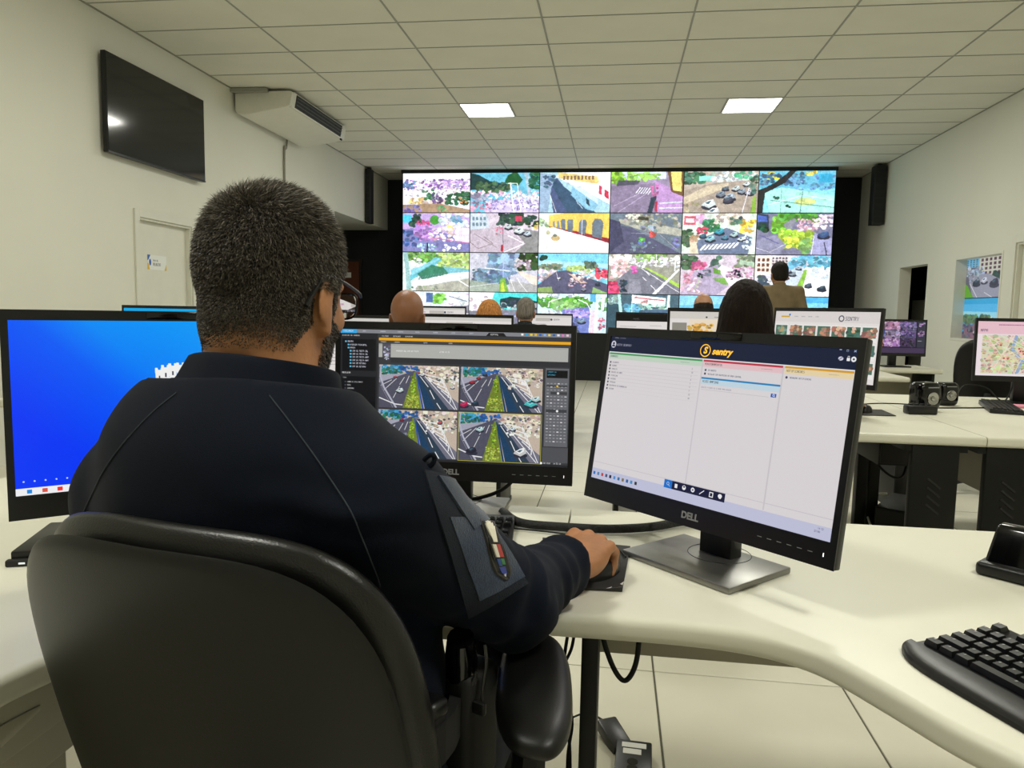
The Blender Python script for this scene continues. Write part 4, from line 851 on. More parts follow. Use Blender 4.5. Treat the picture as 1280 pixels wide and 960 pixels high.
# ================================================================== KEYBOARDS, MICE, SMALL DESK THINGS
def key_mesh(name, w, d=.0165):
    v = []; h = .008; i = .002
    for (a, b, z) in ((w / 2, d / 2, 0), (w / 2 - i, d / 2 - i * 1.1, h)):
        v += [(-a, -b, z), (a, -b, z), (a, b, z), (-a, b, z)]
    m = MB(); m.add(v, [(0, 3, 2, 1), (4, 5, 6, 7), (0, 1, 5, 4), (1, 2, 6, 5), (2, 3, 7, 6), (3, 0, 4, 7)])
    me = bpy.data.meshes.new(name); me.from_pydata(m.v, [], m.f); me.materials.append(M_black); return me
KEYS = {}
def keyboard(label, x, y, z, rz, rest=.045, keys=True, prints=False, group='desk keyboards'):
    t = thing('keyboard', label, 'keyboard', (x, y, z), rz, group)
    L, D = .455, .150
    def prof(u):   # front to back outline of the body
        return u
    b = MB(); x0, x1 = -L / 2, L / 2; sl = .012
    y0 = -D / 2
    v = [(x0, y0, 0), (x1, y0, 0), (x1 - sl, -y0, 0), (x0 + sl, -y0, 0), (x0, y0, .012), (x1, y0, .012), (x1 - sl, -y0, .024), (x0 + sl, -y0, .024)]
    b.add(v, [(0, 3, 2, 1), (4, 5, 6, 7), (0, 1, 5, 4), (1, 2, 6, 5), (2, 3, 7, 6), (3, 0, 4, 7)])
    b.build('body', M_black, t, bevel=.003)
    if rest:
        def pr_(u, vv):
            xx = x0 - .004 + (L + .008) * u; e = 1 - (2 * u - 1) ** 8
            a = vv * PI
            return Vector((xx, y0 + .004 - rest * (.35 + .65 * e) * (math.sin(a / 2)) ** 1.0, .0005 + .0135 * math.cos(a / 2) ** .6 * (1 if vv < .999 else 0)))
        MB().grid(pr_, 40, 8).build('palm_rest', M_black, t, smooth=True)
    if keys:
        rows = [  # y index from back, list of (x unit, width unit)
            [(0, 1)] + [(2 + k, 1) for k in range(4)] + [(6.5 + k, 1) for k in range(4)] + [(11 + k, 1) for k in range(4)] + [(15.4 + k, 1) for k in range(3)],
            [(k, 1) for k in range(13)] + [(13, 2)] + [(15.4 + k, 1) for k in range(3)] + [(18.8 + k, 1) for k in range(4)],
            [(0, 1.5)] + [(1.5 + k, 1) for k in range(12)] + [(13.5, 1.5)] + [(15.4 + k, 1) for k in range(3)] + [(18.8 + k, 1) for k in range(4)],
            [(0, 1.75)] + [(1.75 + k, 1) for k in range(11)] + [(12.75, 2.25)] + [(18.8 + k, 1) for k in range(3)],
            [(0, 2.25)] + [(2.25 + k, 1) for k in range(10)] + [(12.25, 2.75)] + [(16.4, 1)] + [(18.8 + k, 1) for k in range(4)],
            [(0, 1.25), (1.25, 1.25), (2.5, 1.25), (3.75, 6.25), (10, 1.25), (11.25, 1.25), (12.5, 1.25), (13.75, 1.25)] + [(15.4 + k, 1) for k in range(3)] + [(18.8, 2), (20.8, 1), (21.8, 1)]]
        u = .435 / 22.8
        glyph = MB()
        for r, row in enumerate(rows):
            yy = .056 - r * .0225 + (.004 if r == 0 else 0); zz = .0125 + (yy + .075) / .15 * .0105
            for (a, w) in row:
                kw = round(w * u - .0022, 4)
                if kw not in KEYS: KEYS[kw] = key_mesh('key', kw)
                o = link('key', KEYS[kw], t); xx = -.2175 + (a + w / 2) * u; o.location = (xx, yy, zz); o.rotation_euler = (math.radians(4.5 + (r - 3) * -1.2), 0, 0)
                if prints: glyph.box(xx - .004, xx - .0015 if random.random() < .5 else xx - .002, yy + .0005, yy + .0045, zz + .0083, zz + .0087)
        if prints: glyph.build('key_legends', M_grayprint, t)['kind'] = 'stuff'
    else:
        kb = MB()
        for r in range(6):
            for k in range(20): kb.cbox((-.207 + k * .0218, .056 - r * .0225, .022 + (.056 - r * .0225) * .07), (.018, .0165, .008))
        kb.build('keys', M_black, t)['kind'] = 'stuff'
    return t
keyboard('black keyboard with palm rest at the lower right corner of view', .584, .876, .7405, math.radians(-65.8), .045, prints=True)
keyboard('black keyboard under the officer\'s monitor, half hidden by his sleeve', -.412, 1.455, .7405, math.radians(1), .03, prints=True)
keyboard('black keyboard on the second-row desk below the map monitor', 1.985, 4.08, .7405, math.radians(72), 0, keys=False)
def mouse(label, x, y, z, rz):
    def f(u, v):
        a = 2 * PI * u; p = v * PI / 2
        rx, ry, rz_ = .031, .056, .034
        return Vector((rx * math.cos(a) * math.cos(p) ** .6, ry * math.sin(a) * math.cos(p) ** .6, rz_ * math.sin(p) * (1 - .18 * math.sin(a) * math.cos(p))))
    t = thing('mouse', label, 'mouse', (x, y, z), rz, 'computer mice')
    MB().grid(f, 24, 9).build('shell', M_black, t, smooth=True, angle=80)
    MB().lathe([(.0005, -.0025), (.008, -.0025), (.008, .0025), (.0005, .0025)], (0, 0, 0), 12, Matrix.Translation((0, .032, .026)) @ Matrix.Rotation(PI / 2, 4, 'Y')).build('wheel', M_rubber, t)
    MB().box(-.0004, .0004, .01, .054, .012, .0345).build('button_split', M_gloss, t)
    return t
mouse('black mouse under the officer\'s right hand', -.012, 1.272, .7445, -.42)
mouse('black mouse under the distant hand at the right, on the second-row desk', 1.215, 3.74, .7445, -.4)
# mouse pads: thin, a little curled at one corner
def pad(label, pts, curl=None):
    P = [Vector((a, b, 0)) for a, b in pts]
    def f(u, v):
        p = (P[0] * (1 - u) + P[1] * u) * (1 - v) + (P[3] * (1 - u) + P[2] * u) * v
        z = .7445
        if curl: z += .006 * max(0, (u + (1 - v)) - 1.72) / .28
        return Vector((p.x, p.y, z))
    o = MB().grid(f, 24, 24); n = len(o.v)
    o.v += [(a, b, min(c, .7445) - .0035) for a, b, c in o.v]; o.f += [tuple(i + n for i in q[::-1]) for q in o.f]
    ring = [i for i in range(24)] + [24 * k + 23 for k in range(1, 24)] + [24 * 23 + k for k in range(22, -1, -1)] + [24 * k for k in range(22, 0, -1)]
    o.f += [(ring[i], ring[(i + 1) % len(ring)], ring[(i + 1) % len(ring)] + n, ring[i] + n) for i in range(len(ring))]
    return tag(o.build('mouse_pad', M_pad, None, smooth=True, angle=40), label, 'mouse pad', 'dark mouse pads')
M_pad = mat('pad_cloth', '2c2b29', .75, var=.08, vscale=300)
p1 = pad('dark grey mouse pad with a curled corner under the officer\'s hand', [(-.075, 1.19), (.027, 1.195), (.045, 1.430), (-.13, 1.452)], True)
lf2 = MB(); lf2.add([(.0, 1.1935, .7452), (.026, 1.1945, .7495), (.030, 1.218, .7505), (.022, 1.211, .7475)], [(0, 1, 2, 3)])
lf2.build('curled_lining', M_whiteprint, p1)
pad('dark mouse pad under the distant hand on the second-row desk', [(1.12, 3.62), (1.32, 3.64), (1.33, 3.86), (1.11, 3.85)])

def tube_thing(name, label, cat, pts, r, m=M_rubber, n=8, grp=None, k=8):
    o = MB().tube(spline(pts, k), r, n).build(name, m, None, smooth=True, angle=60)
    return tag(o, label, cat, grp)
M_braid = mat('braided_sleeve', '141414', .7, var=.5, vscale=140, bump=1.0, bscale=240, bdist=.002)
tube_thing('cable_sleeve', 'thick black braided cable bundle lying across the desk behind the mouse pad', 'cable', [(-.235, 1.60, .752), (-.185, 1.522, .752), (-.10, 1.508, .752), (0, 1.512, .752), (.09, 1.545, .752), (.16, 1.60, .752), (.24, 1.64, .752), (.30, 1.665, .752)], .0095, M_braid, 10)
tube_thing('loose_cable', 'thin black cable hanging in a curve behind the centre monitor stand', 'cable', [(-.20, 1.70, .93), (-.205, 1.70, .86), (-.235, 1.70, .79), (-.31, 1.69, .755), (-.42, 1.68, .746)], .0045)
tube_thing('loose_cable', 'thin black mouse cord running from the pad toward the cable bundle', 'cable', [(.035, 1.352, .748), (.02, 1.40, .747), (-.02, 1.44, .747), (-.06, 1.47, .745), (-.12, 1.49, .745), (-.20, 1.50, .745)], .0018, k=6)
tube_thing('loose_cable', 'grey-tipped black cable drooping under the right monitor', 'cable', [(.12, 1.62, .755), (.10, 1.54, .79), (.13, 1.50, .80), (.16, 1.47, .80), (.185, 1.42, .80)], .004)
tube_thing('loose_cable', 'black cord looping down below the desk edge beside the desk leg', 'cable', [(-.02, 1.56, .69), (-.02, 1.52, .60), (-.005, 1.50, .53), (.02, 1.49, .465), (.045, 1.49, .437), (.065, 1.49, .47), (.072, 1.50, .53), (.075, 1.56, .62)], .0055)
tube_thing('loose_cable', 'leftmost of the two thin black cords hanging below the desk seam', 'cable', [(-.055, 1.25, .69), (-.068, 1.25, .60), (-.070, 1.25, .52), (-.056, 1.25, .44), (-.050, 1.26, .3), (-.04, 1.35, .1), (-.03, 1.45, .012)], .003)
tube_thing('loose_cable', 'right-hand of the two thin black cords hanging below the desk seam', 'cable', [(-.048, 1.24, .69), (-.055, 1.24, .62), (-.072, 1.25, .56), (-.052, 1.25, .48), (-.058, 1.25, .40), (-.052, 1.27, .25), (-.03, 1.36, .05), (.0, 1.5, .012)], .0028)
# things on the floor below
t = thing('power_adapter', 'black power adapter brick leaning on the floor below the desk', 'adapter', (.035, 1.99, 0), .5)
MB().box(-.03, .03, -.055, .055, 0, .035, Matrix.Rotation(.25, 4, 'X')).build('brick', M_black, t, bevel=.006)
MB().tube(spline([(-.0, .055, .03), (-.03, .11, .03), (-.09, .13, .004), (-.14, .10, .004)]), .003).build('lead', M_rubber, t, smooth=True)
t = thing('power_strip', 'black multi-socket box with a white label on the floor below the desk', 'power strip', (.085, 1.885, 0), -.05)
MB().box(-.045, .05, -.12, .055, 0, .04).build('body', M_black, t, bevel=.005)
MB().box(-.030, .035, .018, .040, .04, .0408).build('label_plate', M_whiteprint, t)
MB().box(-.026, .022, -.012, .012, .04, .0408).build('label_plate', M_whiteprint, t)
for k in range(3): MB().lathe([(.0005, .0402), (.014, .0402), (.014, .0412), (.0005, .0412)], (0, -.045 - k * .028, 0), 14).build('socket', M_gloss, t)
t = thing('desk_speaker', 'small glossy black device at the right edge of the near desk', 'speaker', (.735, 1.395, .74), -.75)
v = MB().prism([(-.06, -.045), (.06, -.045), (.06, .045), (-.06, .045)], 0, .025).build('base', M_black, t, bevel=.008, seg=3)
MB().add([(-.052, -.03, .02), (.052, -.03, .02), (.052, .04, .02), (-.052, .04, .02), (-.044, .0, .09), (.044, .0, .09), (.044, .03, .09), (-.044, .03, .09)], [(0, 3, 2, 1), (4, 5, 6, 7), (0, 1, 5, 4), (1, 2, 6, 5), (2, 3, 7, 6), (3, 0, 4, 7)]).build('cradle', M_gloss, t, bevel=.008, seg=3)
# low dark dock under the left monitor
t = thing('docking_station', 'flat black box with a small light beneath the left monitor', 'dock', (-1.035, 1.125, .74), math.radians(21))
MB().box(0, .125, 0, .185, 0, .024).build('body', M_black, t, bevel=.004)
MB().box(-.004, .125, -.014, 0, 0, .012).build('front_lip', M_black2, t, bevel=.003)
MB().box(.018, .028, -.0148, -.0138, .005, .008).build('status_light', mat('led_white', 'cfd4d8', .5, emit='cfd4d8', estr=.8), t)
# speakers on the second row
def pc_speaker(label, x, y, rz, s=1.0):
    t = thing('computer_speaker', label, 'speaker', (x, y, .74), rz, 'small black computer speakers')
    def f(u, v):
        a = 2 * PI * u; p = (v - .5) * PI
        q = lambda c, e: math.copysign(abs(c) ** e, c)
        return Vector((.062 * s * q(math.cos(a), .45) * q(math.cos(p), .35), .055 * s * q(math.sin(a), .6) * q(math.cos(p), .35), .072 * s + .072 * s * q(math.sin(p), .45)))
    MB().grid(f, 28, 17).build('cabinet', M_gloss, t, smooth=True, angle=80)
    MB().lathe([(.001, .0), (.030 * s, .0), (.032 * s, .004), (.029 * s, .006), (.012 * s, .002), (.010 * s, .006), (.001, .009)], (0, 0, 0), 20, Matrix.Translation((0, -.054 * s, .066 * s)) @ Matrix.Rotation(PI / 2, 4, 'X')).build('cone', M_metal, t, smooth=True)
    MB().box(-.03 * s, .03 * s, -.058 * s, -.054 * s, .118 * s, .123 * s).build('badge', M_grayprint, t)
pc_speaker('larger glossy black computer speaker with silver cone on the second-row desk', 1.55, 3.92, .35, 1.0)
pc_speaker('smaller glossy black computer speaker to the right, beside the office chair', 1.765, 4.20, .2, .86)
t = thing('hub', 'small black port hub in front of the larger computer speaker', 'hub', (1.475, 3.77, .74), .1)
MB().box(-.07, .07, -.03, .03, 0, .042).build('body', M_black, t, bevel=.008)
for k in range(4): MB().box(-.05 + k * .028, -.035 + k * .028, -.0, .02, .042, .048).build('port', M_black2, t)
tube_thing('loose_cable', 'thin black cord curling on the second-row desk left of the speakers', 'cable', [(1.28, 3.98, .743), (1.20, 4.20, .743), (1.26, 4.12, .743), (1.24, 4.0, .743), (1.33, 4.10, .743), (1.45, 4.16, .743), (1.58, 4.14, .743), (1.62, 4.0, .743)], .003)
tube_thing('loose_cable', 'black cord running from the speakers toward the map monitor', 'cable', [(1.64, 4.02, .743), (1.75, 4.05, .743), (1.95, 4.12, .743), (2.05, 4.22, .743), (2.16, 4.36, .80), (2.2, 4.41, .88)], .004)
tube_thing('loose_cable', 'thin black cord arching from the smaller speaker to the map monitor', 'cable', [(1.84, 4.26, .76), (1.95, 4.42, .83), (2.08, 4.46, .82), (2.14, 4.44, .76), (2.2, 4.5, .743)], .003)
tag(MB().box(2.08, 2.34, 4.16, 4.26, .74, .752).build('paper_pad', mat('pink_paper', 'd98aa0', .7), None, bevel=.001, seg=1), 'pink paper pad under the map monitor', 'paper')
# computers under the second row
def under_box(name, label, x, y, z, d, rz, cat):
    t = thing(name, label, cat, (x, y, z), rz)
    MB().cbox((0, 0, d[2] / 2), d).build('case', M_black2, t, bevel=.004)
    MB().cbox((0, -d[1] / 2 - .003, d[2] / 2), (d[0] * .9, .006, d[2] * .86)).build('front_panel', M_black, t, bevel=.002)
    return t
under_box('computer', 'small black computer case hung under the second-row desk', 1.35, 3.85, .50, (.17, .36, .165), 0, 'computer')
under_box('computer', 'black tower computer lying on the floor under the second-row desk', 1.66, 4.42, 0, (.17, .42, .15), -.55, 'computer')
under_box('computer', 'upright narrow black computer standing on the floor behind the second-row desk', 1.80, 4.98, 0, (.09, .38, .36), 0, 'computer')
tube_thing('loose_cable', 'tangle of black cord below the second-row desk', 'cable', [(1.30, 3.9, .50), (1.38, 3.85, .42), (1.46, 3.9, .40), (1.52, 4.0, .45), (1.56, 4.05, .52), (1.56, 4.1, .60)], .006)
tube_thing('loose_cable', 'pale-tipped cord lying by the computer under the second-row desk', 'cable', [(1.50, 4.30, .01), (1.46, 4.2, .01), (1.48, 4.42, .08), (1.54, 4.5, .16), (1.62, 4.52, .17)], .006, M_white)

# ================================================================== OFFICE CHAIRS
def pillow(w, h, t, n, fn, nr=10, na=64, s6=5):
    mb = MB(); vs = []
    def outl(a): return (w(math.sin(a)) if callable(w) else w) / 2 * math.copysign(abs(math.cos(a)) ** (2 / n), math.cos(a)), h / 2 * math.copysign(abs(math.sin(a)) ** (2 / n), math.sin(a))
    rs = [math.sin(PI / 2 * k / nr) for k in range(1, nr + 1)]
    rings = [(s, 1) for s in rs] + [(s, -1) for s in rs[-2::-1]]
    vs.append(fn(0, 0, t / 2))
    for (s, sg) in rings:
        off = sg * t / 2 * max(0, 1 - s ** s6) ** .5
        for k in range(na):
            a = 2 * PI * k / na; x, y = outl(a); vs.append(fn(x * s, y * s, off))
    vs.append(fn(0, 0, -t / 2)); m = len(rings)
    f = [(0, 1 + k, 1 + (k + 1) % na) for k in range(na)]
    for i in range(m - 1):
        for k in range(na):
            a = 1 + i * na + k; b = 1 + i * na + (k + 1) % na; f.append((a, a + na, b + na, b))
    e = len(vs) - 1; o = 1 + (m - 1) * na
    f += [(e, o + (k + 1) % na, o + k) for k in range(na)]
    return mb.add(vs, f)
def office_chair(label, x, y, az, armrests=True, top=1.02, w=.50, hb=.56, rec=13, group='black office chairs', arm_z=.70, arm_x=.262, arm_y=.02, toe=-.136, nn=3.1):
    t = thing('office_chair', label, 'chair', (x, y, 0), -math.radians(az), group)
    rc = math.radians(rec)
    zc = top - hb / 2 * math.cos(rc); yc = -.27 + hb / 2 * math.sin(rc)
    def place(a, b, off):   # a lateral, b up the back, off forward
        yy = (.65 if nn > 3.1 else 1.15) * a * a + .25 * (b / hb) ** 2 * .12 + off
        return Vector((a, yc - b * math.sin(rc) + yy * math.cos(rc), zc + b * math.cos(rc) + yy * math.sin(rc) * 0.4))
    wf = lambda s: w * (1.0 - .05 * max(0, s) - .13 * max(0, -s) ** 1.5)
    pillow(wf, hb, .032, nn, lambda a, b, o: place(a, b, o)).build('back_shell', M_shell, t, smooth=True, angle=80)
    wf2 = lambda s: (w + .012) * (1.0 - .04 * max(0, s) - .12 * max(0, -s) ** 1.5)
    pillow(wf2, hb + .02, .060, nn, lambda a, b, o: place(a, b, o + .040), s6=7).build('back_cushion', M_leather, t, smooth=True, angle=80)
    pillow(.50, .48, .085, 3.0, lambda a, b, o: Vector((a, b, .455 + o + .25 * a * a)), s6=6).build('seat', M_leather, t, smooth=True, angle=80)
    pillow(.47, .45, .03, 3.2, lambda a, b, o: Vector((a, b, .405 + o))).build('seat_shell', M_shell, t, smooth=True, angle=80)
    MB().tube(spline([(0, -.10, .385), (0, -.24, .40), (0, -.285, .50), (0, yc - .02 + (zc - .6) * 0, zc - .10)]), .022, 10).build('back_bar', M_steelblk, t, smooth=True)
    MB().box(-.08, .08, -.12, .12, .36, .395).build('mechanism', M_steelblk, t, bevel=.006)
    MB().lathe([(.03, .10), (.03, .24), (.018, .24), (.018, .37)], (0, 0, 0), 16).build('gas_lift', M_black, t)
    for k in range(5):
        a = 2 * PI * k / 5 + .3
        c, s = math.cos(a), math.sin(a)
        leg = MB().tube([(0, 0, .115), (c * .12, s * .12, .105), (c * .30, s * .30, .075)], [.026, .022, .015], 8).build('base_leg', M_black, t, smooth=True)
        MB().lathe([(.001, -.012), (.026, -.012), (.028, 0), (.026, .012), (.001, .012)], (0, 0, 0), 14, Matrix.Translation((c * .30, s * .30, .028)) @ Matrix.Rotation(a, 4, 'Z') @ Matrix.Rotation(PI / 2, 4, 'X')).build('caster', M_rubber, leg)
    if armrests:
        for sx in (-1, 1):
            if sx < 0 and nn > 3.1: arm_x, arm_z = .235, arm_z - .05
            elif nn > 3.1: arm_x, arm_z = .299, arm_z + .05
            ap = pillow(.095, .265, .042, 2.6, lambda a, b, o: Vector((sx * arm_x + a + sx * toe * b, b + arm_y, arm_z - .02 + o + .018 * (b / .265) ** 2 + 1.2 * a * a)), s6=5)
            ao = ap.build('armrest', M_shell, t, smooth=True, angle=80)
            MB().tube([(sx * arm_x, arm_y - .01, arm_z - .05), (sx * (arm_x + .006), -.03, .52), (sx * .255, -.03, .42), (sx * .12, -.02, .385)], [.020, .024, .022, .018], 8).build('armrest_post', M_steelblk, t, smooth=True)
            MB().box(sx * (arm_x + .006) - .03, sx * (arm_x + .006) + .03, -.055, .005, .50, .62).build('height_sleeve', M_black, t, bevel=.008)
            MB().box(sx * (arm_x + .006) + (.03 if sx > 0 else -.042), sx * (arm_x + .006) + (.042 if sx > 0 else -.03), -.04, -.01, .54, .60).build('adjust_button', M_gloss, t, bevel=.003)
    return t
CG = 'black office chairs'
office_chair('large black leather office chair in the foreground with the officer seated', -.380, .882, 12, True, .970, .482, .56, 15, arm_z=.765, arm_x=.299, arm_y=.028, toe=-.30, nn=3.9)
office_chair('empty black office chair beyond the second-row desk, beside the map monitor', 2.59, 5.45, 32, False, 1.06, .44, .52, 14)

# ================================================================== PEOPLE (smooth-blended solids turned into one continuous surface)
def axis(lo, hi, coarse, fine=()):
    pts = [lo]
    while pts[-1] < hi:
        st = coarse
        for a, b, f in fine:
            if a <= pts[-1] < b: st = min(st, f)
        pts.append(pts[-1] + st)
    return np.array(pts, np.float32)
class Field:
    def __init__(s, X, Y, Z):
        s.X, s.Y, s.Z = X, Y, Z
        s.F = np.full((len(X), len(Y), len(Z)), 0.2, np.float32)
    def _sub(s, lo, hi):
        r = []
        for A, a, b in ((s.X, lo[0], hi[0]), (s.Y, lo[1], hi[1]), (s.Z, lo[2], hi[2])):
            i0 = max(int(np.searchsorted(A, a)) - 1, 0); i1 = min(int(np.searchsorted(A, b)) + 1, len(A)); r.append(slice(i0, i1))
        return tuple(r)
    def _apply(s, lo, hi, fn, k, sub=False):
        sl = s._sub(lo, hi)
        if any(q.stop <= q.start for q in sl): return
        x = s.X[sl[0]][:, None, None]; y = s.Y[sl[1]][None, :, None]; z = s.Z[sl[2]][None, None, :]
        d = fn(x, y, z).astype(np.float32); F = s.F[sl]
        if sub:
            h = np.clip(.5 - .5 * (F + d) / k, 0, 1); s.F[sl] = F * (1 - h) - d * h + k * h * (1 - h)
        else:
            h = np.clip(.5 + .5 * (F - d) / k, 0, 1); s.F[sl] = F * (1 - h) + d * h - k * h * (1 - h)
    def cap(s, a, b, ra, rb=None, k=.02, sub=False):
        rb = ra if rb is None else rb; a = np.array(a, np.float32); b = np.array(b, np.float32); m = max(ra, rb) + k * 1.2 + .004
        ab = b - a; L2 = float(ab @ ab) or 1e-9
        def fn(x, y, z):
            px, py, pz = x - a[0], y - a[1], z - a[2]
            t = np.clip((px * ab[0] + py * ab[1] + pz * ab[2]) / L2, 0, 1)
            return np.sqrt((px - ab[0] * t) ** 2 + (py - ab[1] * t) ** 2 + (pz - ab[2] * t) ** 2) - (ra + (rb - ra) * t)
        s._apply(np.minimum(a, b) - m, np.maximum(a, b) + m, fn, k, sub)
    def ell(s, c, r, R=None, k=.02, sub=False):
        c = np.array(c, np.float32); r = np.array(r, np.float32); m = float(r.max()) + k * 1.2 + .004
        R = np.eye(3, dtype=np.float32) if R is None else np.array(R, np.float32)   # columns: local axes
        def fn(x, y, z):
            p = (x - c[0], y - c[1], z - c[2])
            q = [(p[0] * R[0, i] + p[1] * R[1, i] + p[2] * R[2, i]) for i in range(3)]
            k0 = np.sqrt(sum((q[i] / r[i]) ** 2 for i in range(3))); k1 = np.sqrt(sum((q[i] / r[i] ** 2) ** 2 for i in range(3))) + 1e-6
            return k0 * (k0 - 1) / k1
        s._apply(c - m, c + m, fn, k, sub)
    def cut(s, p, n):     # keep the side opposite to n
        p = np.array(p, np.float32); n = np.array(n, np.float32)
        d = (s.X[:, None, None] - p[0]) * n[0] + (s.Y[None, :, None] - p[1]) * n[1] + (s.Z[None, None, :] - p[2]) * n[2]
        s.F = np.maximum(s.F, d)
    def mesh(s):
        F = s.F; F[0] = F[-1] = .2; F[:, 0] = F[:, -1] = .2; F[:, :, 0] = F[:, :, -1] = .2
        neg = F < 0
        c = [neg[i:F.shape[0] - 1 + i, j:F.shape[1] - 1 + j, k:F.shape[2] - 1 + k] for i in (0, 1) for j in (0, 1) for k in (0, 1)]
        cnt = sum(q.astype(np.int8) for q in c); act = (cnt > 0) & (cnt < 8)
        idx = np.full(act.shape, -1, np.int32); I = np.argwhere(act); idx[act] = np.arange(len(I))
        acc = np.zeros((len(I), 3), np.float64); num = np.zeros(len(I))
        A = (s.X, s.Y, s.Z)
        corner = {}
        for i in (0, 1):
            for j in (0, 1):
                for k in (0, 1): corner[(i, j, k)] = F[I[:, 0] + i, I[:, 1] + j, I[:, 2] + k]
        for ax in range(3):
            for u in (0, 1):
                for v in (0, 1):
                    o = [0, 0, 0]; oth = [q for q in range(3) if q != ax]; o[oth[0]] = u; o[oth[1]] = v
                    o2 = list(o); o2[ax] = 1; f0 = corner[tuple(o)]; f1 = corner[tuple(o2)]
                    m = (f0 < 0) != (f1 < 0); t = np.where(m, f0 / np.where(m, f0 - f1, 1), 0)
                    P = np.zeros((len(I), 3))
                    for q in range(3):
                        lo = A[q][I[:, q] + (o[q] if q != ax else 0)]
                        P[:, q] = lo + (t * (A[q][I[:, q] + 1] - A[q][I[:, q]]) if q == ax else 0)
                    acc[m] += P[m]; num[m] += 1
        V = acc / num[:, None]; faces = []
        for ax in range(3):
            sh = [slice(1, -1)] * 3; n0 = [slice(1, -1)] * 3
            a0 = [slice(1, n - 1) for n in F.shape]; a1 = [slice(1, n - 1) for n in F.shape]
            a0[ax] = slice(0, F.shape[ax] - 1); a1[ax] = slice(1, F.shape[ax])
            s0, s1 = neg[tuple(a0)], neg[tuple(a1)]; E = np.argwhere(s0 != s1)
            if not len(E): continue
            fl_ = s0[tuple(E.T)]; oth = [q for q in range(3) if q != ax]; B = E.copy(); B[:, oth[0]] += 1; B[:, oth[1]] += 1
            def g(du, dv):
                C = B.copy(); C[:, oth[0]] += du; C[:, oth[1]] += dv; return idx[C[:, 0], C[:, 1], C[:, 2]]
            Q = np.stack([g(-1, -1), g(0, -1), g(0, 0), g(-1, 0)], 1)
            flip = fl_ if ax != 1 else ~fl_
            Q[~flip] = Q[~flip][:, ::-1]; faces.append(Q)
        Q = np.concatenate(faces); Q = Q[(Q >= 0).all(1)]
        return V, Q
def np_mesh(name, V, Q, m, parent=None, smooth=True):
    me = bpy.data.meshes.new(name); n = Q.shape[1]
    me.vertices.add(len(V)); me.vertices.foreach_set('co', np.asarray(V, np.float32).ravel())
    me.loops.add(Q.size); me.loops.foreach_set('vertex_index', Q.astype(np.int32).ravel())
    me.polygons.add(len(Q)); me.polygons.foreach_set('loop_start', np.arange(0, Q.size, n, dtype=np.int32))
    try: me.polygons.foreach_set('loop_total', np.full(len(Q), n, np.int32))
    except Exception: pass
    me.update(calc_edges=True); me.validate(); me.materials.append(m)
    if smooth: me.shade_smooth()
    return link(name, me, parent)
def relax(V, Q, it=1, lam=.5):
    for _ in range(it):
        S_ = np.zeros_like(V); n = np.zeros(len(V))
        for a in range(4):
            b = (a + 1) % 4
            np.add.at(S_, Q[:, a], V[Q[:, b]]); np.add.at(n, Q[:, a], 1)
            np.add.at(S_, Q[:, b], V[Q[:, a]]); np.add.at(n, Q[:, b], 1)
        V = V + lam * (S_ / np.maximum(n, 1)[:, None] - V)
    return V
def vnormals(V, Q):
    N = np.cross(V[Q[:, 2]] - V[Q[:, 0]], V[Q[:, 3]] - V[Q[:, 1]]); O = np.zeros_like(V)
    for a in range(4): np.add.at(O, Q[:, a], N)
    return O / (np.linalg.norm(O, axis=1, keepdims=True) + 1e-12)

class Head:      # local frame: x right, y forward, z up
    def __init__(s, c, az, pitch=0, sc=1.0, roll=0):
        s.c = Vector(c); s.sc = sc
        s.R = Matrix.Rotation(-math.radians(az), 3, 'Z') @ Matrix.Rotation(-math.radians(pitch), 3, 'X') @ Matrix.Rotation(math.radians(roll), 3, 'Y')
        s.Rn = np.array(s.R)
    def p(s, x, y, z): return tuple(s.c + s.R @ Vector((x, y, z)) * s.sc)
    def local(s, V): return ((V - np.array(s.c)) @ s.Rn) / s.sc
    def fill(s, F, beard=0.0, neck=None, ears=True):
        q = s.sc; E = lambda c, r, k=.015, sub=False: F.ell(s.p(*c), [a * q for a in r], s.Rn, k * q, sub)
        C = lambda a, b, ra, rb, k=.01, sub=False: F.cap(s.p(*a), s.p(*b), ra * q, rb * q, k * q, sub)
        E((0, -.014, .022), (.078, .097, .088), .01)
        E((0, -.035, -.01), (.070, .074, .075), .03)
        E((0, .030, -.02), (.066, .066, .080), .03)
        E((0, .030, -.065), (.058, .055, .055), .03)
        E((0, .055, -.102), (.028, .026, .022), .03)           # chin
        for sx in (-1, 1):
            C((sx * .056, -.005, -.065), (sx * .028, .055, -.104), .016, .014, .02)   # jaw line
            E((sx * .040, .074, -.042), (.020, .016, .018), .02)       # cheekbone
            E((sx * .031, .094, -.008), (.015, .012, .011), .008, True)  # eye socket
            C((sx * .014, .093, .010), (sx * .045, .083, .010), .008, .007, .012)  # brow
            if ears:
                E((sx * .078, -.008, -.042), (.009, .017, .031), .006)
                E((sx * .086, -.014, -.036), (.0055, .020, .030), .004)
                E((sx * .086, .003, -.036), (.007, .010, .018), .004, True)
                E((sx * .081, -.004, -.068), (.007, .009, .010), .005)
        C((0, .094, -.004), (0, .112, -.040), .0075, .0125, .008)        # nose
        for sx in (-1, 1): E((sx * .011, .104, -.045), (.008, .009, .007), .006)
        C((-.020, .089, -.072), (.020, .089, -.072), .0075, .0075, .006)  # lips
        C((-.016, .088, -.081), (.016, .088, -.081), .0075, .0075, .004)
        C((-.022, .099, -.0765), (.022, .099, -.0765), .0015, .0015, .002, True)
        for sx in (-1, 1): E((sx * .031, .082, -.010), (.0125, .0125, .0125), .001)  # eyeball
